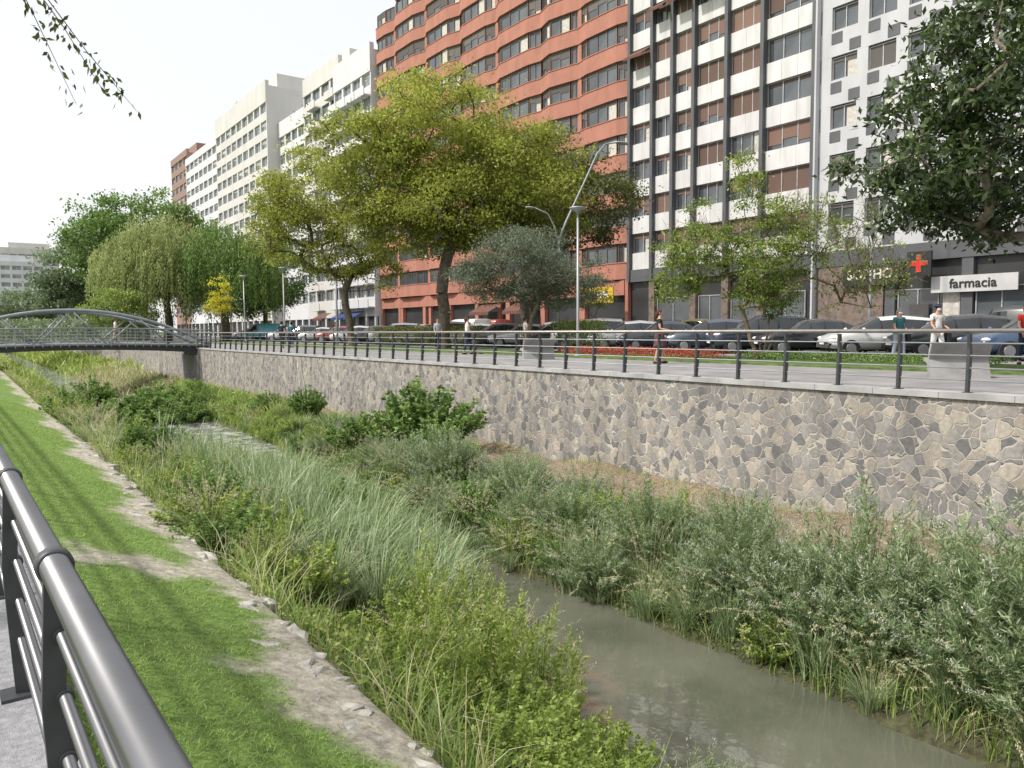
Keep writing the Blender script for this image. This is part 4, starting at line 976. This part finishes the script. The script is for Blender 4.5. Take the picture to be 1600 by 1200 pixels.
# ------------------------------------------------------------------ cars
paints={}
def paint(c):
    if c not in paints: paints[c]=mat('car_paint',c,.28,.25,var=.03,coat=.8)
    return paints[c]
def car(loc,rz,col,kind='hatch',label='parked car'):
    o=empty('parked_car',loc,rz)
    if kind=='van': st=[(-2.3,.4,.9,1.9,.86,.8),(-2.25,.3,1.0,1.95,.92,.82),(0.6,.3,1.0,1.97,.93,.84),(1.2,.3,1.0,1.9,.93,.8),(1.75,.3,1.02,1.1,.92,.75),(2.2,.32,.92,.95,.88,.7),(2.4,.4,.7,.72,.8,.6)]
    elif kind=='suv': st=[(-2.15,.45,.85,.88,.78,.6),(-2.1,.3,1.02,1.15,.88,.66),(-1.75,.28,1.04,1.62,.91,.66),(-.6,.28,1.03,1.69,.92,.68),(.25,.28,1.02,1.62,.92,.66),(.95,.28,1.03,1.1,.91,.68),(1.7,.3,.98,1.02,.88,.68),(2.05,.32,.85,.9,.8,.6),(2.15,.42,.62,.64,.72,.5)]
    elif kind=='sedan': st=[(-2.3,.42,.75,.78,.74,.6),(-2.25,.3,.95,1.0,.84,.66),(-1.55,.26,.97,1.05,.88,.64),(-.95,.26,.95,1.38,.89,.6),(-.2,.26,.94,1.45,.9,.6),(.35,.26,.93,1.38,.9,.6),(1.05,.26,.93,.99,.89,.66),(1.8,.28,.84,.88,.86,.66),(2.15,.32,.7,.74,.78,.58),(2.28,.42,.55,.57,.7,.5)]
    else: st=[(-2.0,.42,.8,.83,.76,.6),(-1.95,.3,.95,1.05,.86,.64),(-1.6,.26,.97,1.42,.88,.62),(-.6,.26,.96,1.52,.89,.62),(.2,.26,.95,1.45,.89,.62),(.95,.26,.95,1.02,.88,.66),(1.6,.28,.86,.9,.85,.66),(1.95,.32,.72,.76,.78,.58),(2.08,.42,.55,.57,.7,.5)]
    rings=[]
    for x,zb,zbelt,zr,hw,rw in st:
        up=zr-zbelt
        half_=[(hw*.86,zb),(hw,zb+.12),(hw*1.0,zbelt-.22),(hw*.96,zbelt),(rw+(hw*.96-rw)*(.25 if up>.2 else .5),zbelt+up*.78),(rw*.88,zr-.012),(rw*.45,zr+ (.02 if up>.2 else .012))]
        ring=[(x,y,z) for y,z in half_]+[(x,-y,z) for y,z in half_[::-1]]
        rings.append(ring)
    n=len(rings[0]); body=MB(); gl=MB()
    allv=[v for r_ in rings for v in r_]
    ff=[];gf=[]
    for i in range(len(rings)-1):
        upA=st[i][3]-st[i][2]; upB=st[i+1][3]-st[i+1][2]
        for k in range(n):
            f=(i*n+k,(i+1)*n+k,(i+1)*n+(k+1)%n,i*n+(k+1)%n)
            side=(k in(3,)) or (k==n-5)
            top=k in(4,5,6,7,8) 
            isg=False
            if kind=='van':
                if side and i in(2,3): isg=True
                if top and i==3: isg=True
            else:
                if side and (upA>.25 or upB>.25): isg=True
                if top and ((upA>.25)!=(upB>.25)): isg=True
            (gf if isg else ff).append(f)
    ff.append(tuple(range(n))); ff.append(tuple(range((len(rings)-1)*n,len(rings)*n))[::-1])
    body.add(allv,ff,0,True)
    for s_ in(1,-1):
        for i in range(1,len(st)-1):
            if st[i][3]-st[i][2]>.25 and kind!='van':
                a=rings[i][3]; c=rings[i][4]
                body.tube([(a[0],s_*(abs(a[1])+.005),a[2]),(c[0],s_*(abs(c[1])+.005),c[2])],.025,5,1 if i not in(2,) else 0)
    body.box(st[0][0]+.1,st[-1][0]-.1,-.6,.6,.2,.34,1)
    bo=body.obj('body',[paint(col),M_rubber],o)
    gl.add(allv,gf,0,True)
    us=sorted({i for f in gl.f for i in f}); mp={a:i for i,a in enumerate(us)}
    gl.v=[gl.v[i] for i in us]; gl.f=[[mp[i] for i in f] for f in gl.f]
    gl.obj('window_glass',[M_cglass],o)
    xf=st[-1][0]; xb=st[0][0]
    for s_ in(1,-1):
        h=MB(); h.ball((xf-.22,s_*(st[-2][4]*.86),st[-2][2]-.02),(.2,.13,.075),0,8,6); h.obj('headlight',M_lamp,o)
        h=MB(); h.ball((xb+.06,s_*(st[0][4]*.9),st[1][2]-.12),(.09,.12,.1),0,8,6); h.obj('tail_light',M_red_l,o)
        h=MB(); h.ball((st[-4][0]-.05 if kind!='van' else 1.5,s_*(st[-4][4]+.1),1.02),(.07,.11,.07),0,8,6); h.obj('wing_mirror',paint(col),o)
    g_=MB(); g_.box(xf-.1,xf+.012,-.42,.42,.44,.56,0); g_.obj('grille',M_rubber,o)
    g_=MB(); g_.box(xf+.013,xf+.025,-.26,.26,.46,.56,0); g_.obj('number_plate',M_white,o)
    wx=[xb+.75,xf-.78]
    for x in wx:
        for s_ in(1,-1):
            wo=empty('wheel',(x,s_*.80,.32)); wo.parent=o
            MB().tube([(0,-.11*1,0),(0,.115,0)],.32,18).obj('tyre',M_rubber,wo)
            MB().tube([(0,s_*.10,0),(0,s_*.125,0)],[.20,.18],10).obj('rim',M_rim,wo)
    tag(o,label,'car','cars parked along the street'); return o
CA=math.atan2(.62,-.78)
carsL=[(10.2,(.05,.09,.16),'sedan','blue saloon car parked at an angle'),(13.0,(.04,.045,.05),'hatch','dark grey hatchback parked at an angle'),(15.6,(.75,.75,.74),'hatch','white hatchback parked at an angle'),(18.3,(.02,.022,.028),'sedan','black saloon car parked at an angle'),(21.0,(.03,.04,.06),'suv','dark blue SUV parked at an angle'),(23.7,(.07,.09,.13),'hatch','blue-grey hatchback parked at an angle'),(26.4,(.05,.06,.08),'sedan','dark grey saloon parked at an angle'),(29.2,(.45,.46,.47),'hatch','silver hatchback parked at an angle'),(32,(.4,.41,.42),'suv','silver car parked at an angle'),(35,(.03,.03,.035),'hatch','black hatchback parked at an angle'),(38,(.5,.5,.5),'sedan','silver saloon parked at an angle'),(41,(.1,.1,.11),'hatch','grey hatchback parked at an angle'),(44,(.5,.5,.5),'hatch','silver hatchback parked at an angle'),(47.5,(.04,.05,.08),'suv','dark blue SUV parked at an angle'),(51,(.6,.6,.6),'sedan','white saloon parked at an angle'),
(55,(.3,.31,.32),'suv','grey car parked at an angle'),(59,(.05,.05,.06),'hatch','dark hatchback parked at an angle'),(63,(.5,.5,.5),'hatch','silver hatchback parked at an angle'),(67,(.3,.05,.04),'hatch','dark red hatchback parked at an angle'),(71,(.45,.46,.47),'sedan','silver saloon parked at an angle'),(76,(.1,.11,.12),'suv','dark grey SUV parked at an angle'),(81,(.6,.6,.6),'hatch','white hatchback parked at an angle'),(87,(.03,.22,.25),'van','teal van parked at an angle'),(93,(.5,.5,.5),'hatch','silver car parked at an angle')]
for y,c_,k,l in carsL:
    car((28.2+random.uniform(-.15,.15),y,.0),CA+random.uniform(-.04,.04),c_,k,l)
for x,y,c_,k,l in[(37.6,20,(.03,.03,.04),'suv','black SUV parked by the shops'),(37.6,27,(.5,.5,.52),'suv','silver car parked by the shops'),(37.6,33,(.2,.17,.05),'suv','dull yellow car parked by the shops'),(37.6,40,(.04,.05,.08),'suv','dark car parked by the shops'),(37.6,47,(.4,.4,.4),'suv','grey car parked by the shops'),(33.5,53,(.65,.65,.64),'van','white van driving along the street'),(37.6,14,(.05,.05,.05),'van','dark van parked by the shops'),(37.6,56,(.3,.05,.04),'van','red van parked by the shops'),(37.6,61.5,(.4,.4,.4),'suv','grey car parked by the shops'),(37.6,68,(.5,.5,.5),'suv','silver car parked by the shops')]:
    car((x,y,0),math.pi/2,c_,k,l)

# ------------------------------------------------------------------ people
def skin_obj(name,pts,edges,radii,m,parent,root=0,sub=1):
    me=bpy.data.meshes.new(name); me.from_pydata(pts,edges,[]); o=bpy.data.objects.new('tmp',me); COL.objects.link(o)
    md=o.modifiers.new('s','SKIN'); md.use_smooth_shade=True
    for i,r_ in enumerate(radii):
        sv=me.skin_vertices[0].data[i]; sv.radius=(r_,r_) if not hasattr(r_,'__len__') else r_; sv.use_root=(i==root)
    md2=o.modifiers.new('b','SUBSURF'); md2.levels=sub
    dg=bpy.context.evaluated_depsgraph_get(); dg.update()
    m2=bpy.data.meshes.new_from_object(o.evaluated_get(dg)); bpy.data.objects.remove(o)
    m2.name=name; m2.materials.clear(); m2.materials.append(m); m2.polygons.foreach_set('use_smooth',[True]*len(m2.polygons))
    return link(name,m2,parent)
def person(loc,rz,H,top,bottom,hair,label,step=.14,skirt=False,sleeve=.5,female=False,mask=False,bend=(.25,.1),bag=None,hat=None,group=None):
    o=empty('person',loc,rz); k=H/1.75; o.scale=(k,k,k); tag(o,label,'person',group)
    sw=.16 if female else .19
    P=[(0,0,.96),(0,.005,1.12),(0,0,1.30),(0,.01,1.44),(0,0,1.52),(0,-.012,1.60),(0,-.015,1.66),(0,-.005,1.715)]
    R=[(.13,.10),(.115 if female else .13,.09),(.145,.1),(.08,.075),(.05,.052),(.068,.078),(.078,.092),(.06,.07)]
    E=[(0,1),(1,2),(2,3),(3,4),(4,5),(5,6),(6,7)]
    idx={}
    for s_,nm in((1,'l'),(-1,'r')):
        f=step*s_; b=len(P); bd=bend[0] if s_>0 else bend[1]
        hip=(s_*.09,0,.90); knee=(s_*.095,-f*.6-.02,.50); ank=(s_*.10,f*-1.1+.03,.085); toe=(s_*.115,f*-1.1-.13,.035)
        P+=[hip,knee,ank,toe]; R+=[.092,.058,.04,(.04,.03)]; E+=[(0,b),(b,b+1),(b+1,b+2),(b+2,b+3)]; idx['leg'+nm]=b
        b=len(P); sh=(s_*sw,.01,1.42); el=(s_*(sw+.045),.02+f*.5,1.14)
        wr=(s_*(sw+.03),-.04+f*.8-bd,.90+bd*.55); pa=(s_*(sw+.022),-.06+f*.85-bd*1.2,.83+bd*.75)
        P+=[sh,el,wr,pa]; R+=[.055,.04,.027,(.03,.018)]; E+=[(3,b),(b,b+1),(b+1,b+2),(b+2,b+3)]; idx['arm'+nm]=b
        for fi,(dx,ln) in enumerate(((-.027,.06),(-.009,.075),(.009,.07),(.026,.055))):
            q=len(P); P+=[(pa[0]+.004*s_,pa[1]+dx,pa[2]-.04),(pa[0]-.012*s_,pa[1]+dx*1.1,pa[2]-.04-ln)]; R+=[.009,.007]; E+=[(b+3,q),(q,q+1)]
        q=len(P); P+=[(pa[0]-.01*s_,pa[1]-.045,pa[2]-.02),(pa[0]-.018*s_,pa[1]-.055,pa[2]-.06)]; R+=[.010,.008]; E+=[(b+3,q),(q,q+1)]
    skin_obj('body',P,E,R,M_skin,o,sub=1)
    a=idx['arml'];c_=idx['armr']
    def lerp(p,q,t): return tuple(p[i]+(q[i]-p[i])*t for i in range(3))
    sp=[P[0],P[1],P[2],(0,.01,1.42),P[a],lerp(P[a],P[a+1],sleeve*1.6 if sleeve<.6 else 1),P[c_],lerp(P[c_],P[c_+1],sleeve*1.6 if sleeve<.6 else 1)]
    sr=[(.155,.125),(.14,.115),(.165,.122),(.10,.09),.072,.056,.072,.056]
    skin_obj('shirt',sp,[(0,1),(1,2),(2,3),(3,4),(4,5),(3,6),(6,7)],sr,top,o)
    lg,rg=idx['legl'],idx['legr']
    if skirt:
        mb=MB(); mb.tube([(0,0,1.0),(0,0,.9),(0,-.01,.6),(0,-.01,.52)],[.14,.165,.21,.22],16); mb.obj('skirt',bottom,o)
    else:
        tp=[(0,0,.97),P[lg],P[lg+1],lerp(P[lg+1],P[lg+2],.9),P[rg],P[rg+1],lerp(P[rg+1],P[rg+2],.9)]
        skin_obj('trousers',tp,[(0,1),(1,2),(2,3),(0,4),(4,5),(5,6)],[(.15,.12),.108,.075,.062,.108,.075,.062],bottom,o)
    for b in(lg,rg):
        s_=MB(); q=P[b+2]; s_.ball((q[0],q[1]-.06,.045),(.05,.14,.048)); s_.obj('shoe',M_black,o)
    hm=MB(); hm.ball((0,.022,1.672),(.092,.098,.105),0,14,10)
    if female: hm.tube([(0,.07,1.70),(0,.085,1.60),(0,.08,1.48)],[.06,.075,.035],8)
    hm.obj('hair',hair,o)
    f=MB(); f.add([(-.012,-.093,1.63),(.012,-.093,1.63),(0,-.118,1.628),(0,-.088,1.665)],[(0,1,2),(1,3,2),(3,0,2)]); f.obj('nose',M_skin,o)
    for s_ in(1,-1):
        f=MB(); f.ball((s_*.032,-.086,1.66),(.012,.007,.007)); f.obj('eye',M_blk,o)
        f=MB(); f.ball((s_*.082,-.002,1.645),(.012,.02,.03)); f.obj('ear',M_skin,o)
    f=MB(); f.ball((0,-.088,1.60),(.024,.006,.006)); f.obj('mouth',M_redc,o)
    if mask:
        f=MB(); f.ball((0,-.055,1.607),(.066,.058,.048)); f.obj('face_mask',M_white,o)
    if hat:
        f=MB(); f.tube([(0,.0,1.70),(0,.0,1.705),(0,.0,1.71),(0,.0,1.77),(0,.0,1.785)],[.14,.14,.1,.09,.04],14); f.obj('hat',hat,o)
    if bag:
        f=MB(); f.box(sw+.06,sw+.17,-.16,.16,.62,.90); f.tube([(sw+.11,-.1,.89),(sw+.07,0,1.12),(sw+.11,.1,.89)],.01,5); f.obj('bag',bag,o)
    return o
def cl(n,c,v=.1): return mat(n,c,.9,var=v,scale=9)
H_br=cl('brown_hair',(.06,.03,.018)); H_bk=cl('black_hair',(.015,.012,.01)); H_gy=cl('grey_hair',(.3,.29,.28))
c_teal=cl('teal_shirt',(.03,.16,.19)); c_wh=cl('white_shirt',(.72,.72,.72)); c_beige=cl('beige_trousers',(.4,.36,.3)); c_navy=cl('navy_cloth',(.02,.03,.06)); c_red=cl('red_shirt',(.5,.03,.03)); c_pat=cl('patterned_skirt',(.1,.04,.04),.6); c_pale=cl('pale_blue_trousers',(.35,.4,.48))
person((17.8,16.9,0),rad(40),1.68,M_black,c_pat,H_br,'woman in black top and dark patterned skirt looking down',.1,True,.3,True,bend=(.3,.3))
person((24.6,12.9,.02),rad(-30),1.66,c_teal,c_pale,H_gy,'person in teal shirt and pale trousers wearing a face mask',.14,False,.4,True,True,bag=M_black)
person((24.8,11.8,.02),rad(-30),1.76,c_wh,c_wh,H_bk,'man in white shirt and trousers with hat and face mask',.16,False,.4,False,True,hat=c_navy,bag=M_black)
person((23.9,9.0,.02),rad(-50),1.68,c_red,c_navy,H_br,'person in red shirt walking beside the cars',.15,False,.4,True)
person((18.6,29.4,0),rad(60),1.70,c_wh,c_navy,H_br,'person in white shirt and dark trousers on the promenade',.16,False,.4,True)
person((21.0,36.2,.05),rad(-20),1.68,c_pale,c_navy,H_br,'person in pale blue shirt walking under the trees',.14,False,.9,True)
person((17.2,50,0),rad(150),1.74,c_navy,M_black,H_bk,'person in dark clothes walking on the promenade',.15)
person((18.2,51,0),rad(150),1.70,c_teal,c_navy,H_bk,'person in dark teal clothes walking on the promenade',.15)
person((8.3,56.3,.3),rad(70),1.72,c_wh,c_beige,H_br,'person in white top crossing the footbridge',.18)
person((24.9,33.5,.02),rad(70),1.72,c_wh,c_beige,H_bk,'person in white shirt beside the parked cars',.14)

# ------------------------------------------------------------------ light, world, camera
sv=Vector((-.62,.20,.78)).normalized()
sd=bpy.data.lights.new('sun','SUN'); sd.energy=4.5; sd.angle=rad(3); sd.color=(1,.96,.89)
so=bpy.data.objects.new('sun',sd); COL.objects.link(so); so.rotation_euler=sv.to_track_quat('Z','Y').to_euler(); so.location=(0,0,60)
w=bpy.data.worlds.new('World'); sc.world=w; w.use_nodes=True; n=w.node_tree; n.nodes.clear()
out=N(n,'ShaderNodeOutputWorld'); bg=N(n,'ShaderNodeBackground'); sk=N(n,'ShaderNodeTexSky'); sk.sky_type='NISHITA'; sk.sun_disc=False
sk.sun_elevation=math.asin(sv.z); sk.sun_rotation=math.atan2(sv.x,sv.y); sk.dust_density=4; sk.air_density=1; sk.ozone_density=1
bg.inputs[1].default_value=.06; L(n,sk.outputs[0],bg.inputs[0])
bg2=N(n,'ShaderNodeBackground'); bg2.inputs[0].default_value=(1,.99,.98,1); bg2.inputs[1].default_value=.86
ad=N(n,'ShaderNodeAddShader'); L(n,bg.outputs[0],ad.inputs[0]); L(n,bg2.outputs[0],ad.inputs[1]); L(n,ad.outputs[0],out.inputs[0])

cd=bpy.data.cameras.new('camera'); cam=bpy.data.objects.new('camera',cd); COL.objects.link(cam); sc.camera=cam
cd.lens=27; cd.sensor_width=36; cd.clip_start=.05; cd.clip_end=3000
a=rad(35.6); pt=rad(4.05)
F=Vector((math.sin(a)*math.cos(pt),math.cos(a)*math.cos(pt),-math.sin(pt)))
cam.matrix_world=Matrix.Translation((0,0,1.1))@F.to_track_quat('-Z','Y').to_matrix().to_4x4()@Matrix.Rotation(rad(-.4),4,'Z')
sc.view_settings.view_transform='Standard'; sc.view_settings.look='None'; sc.view_settings.exposure=0
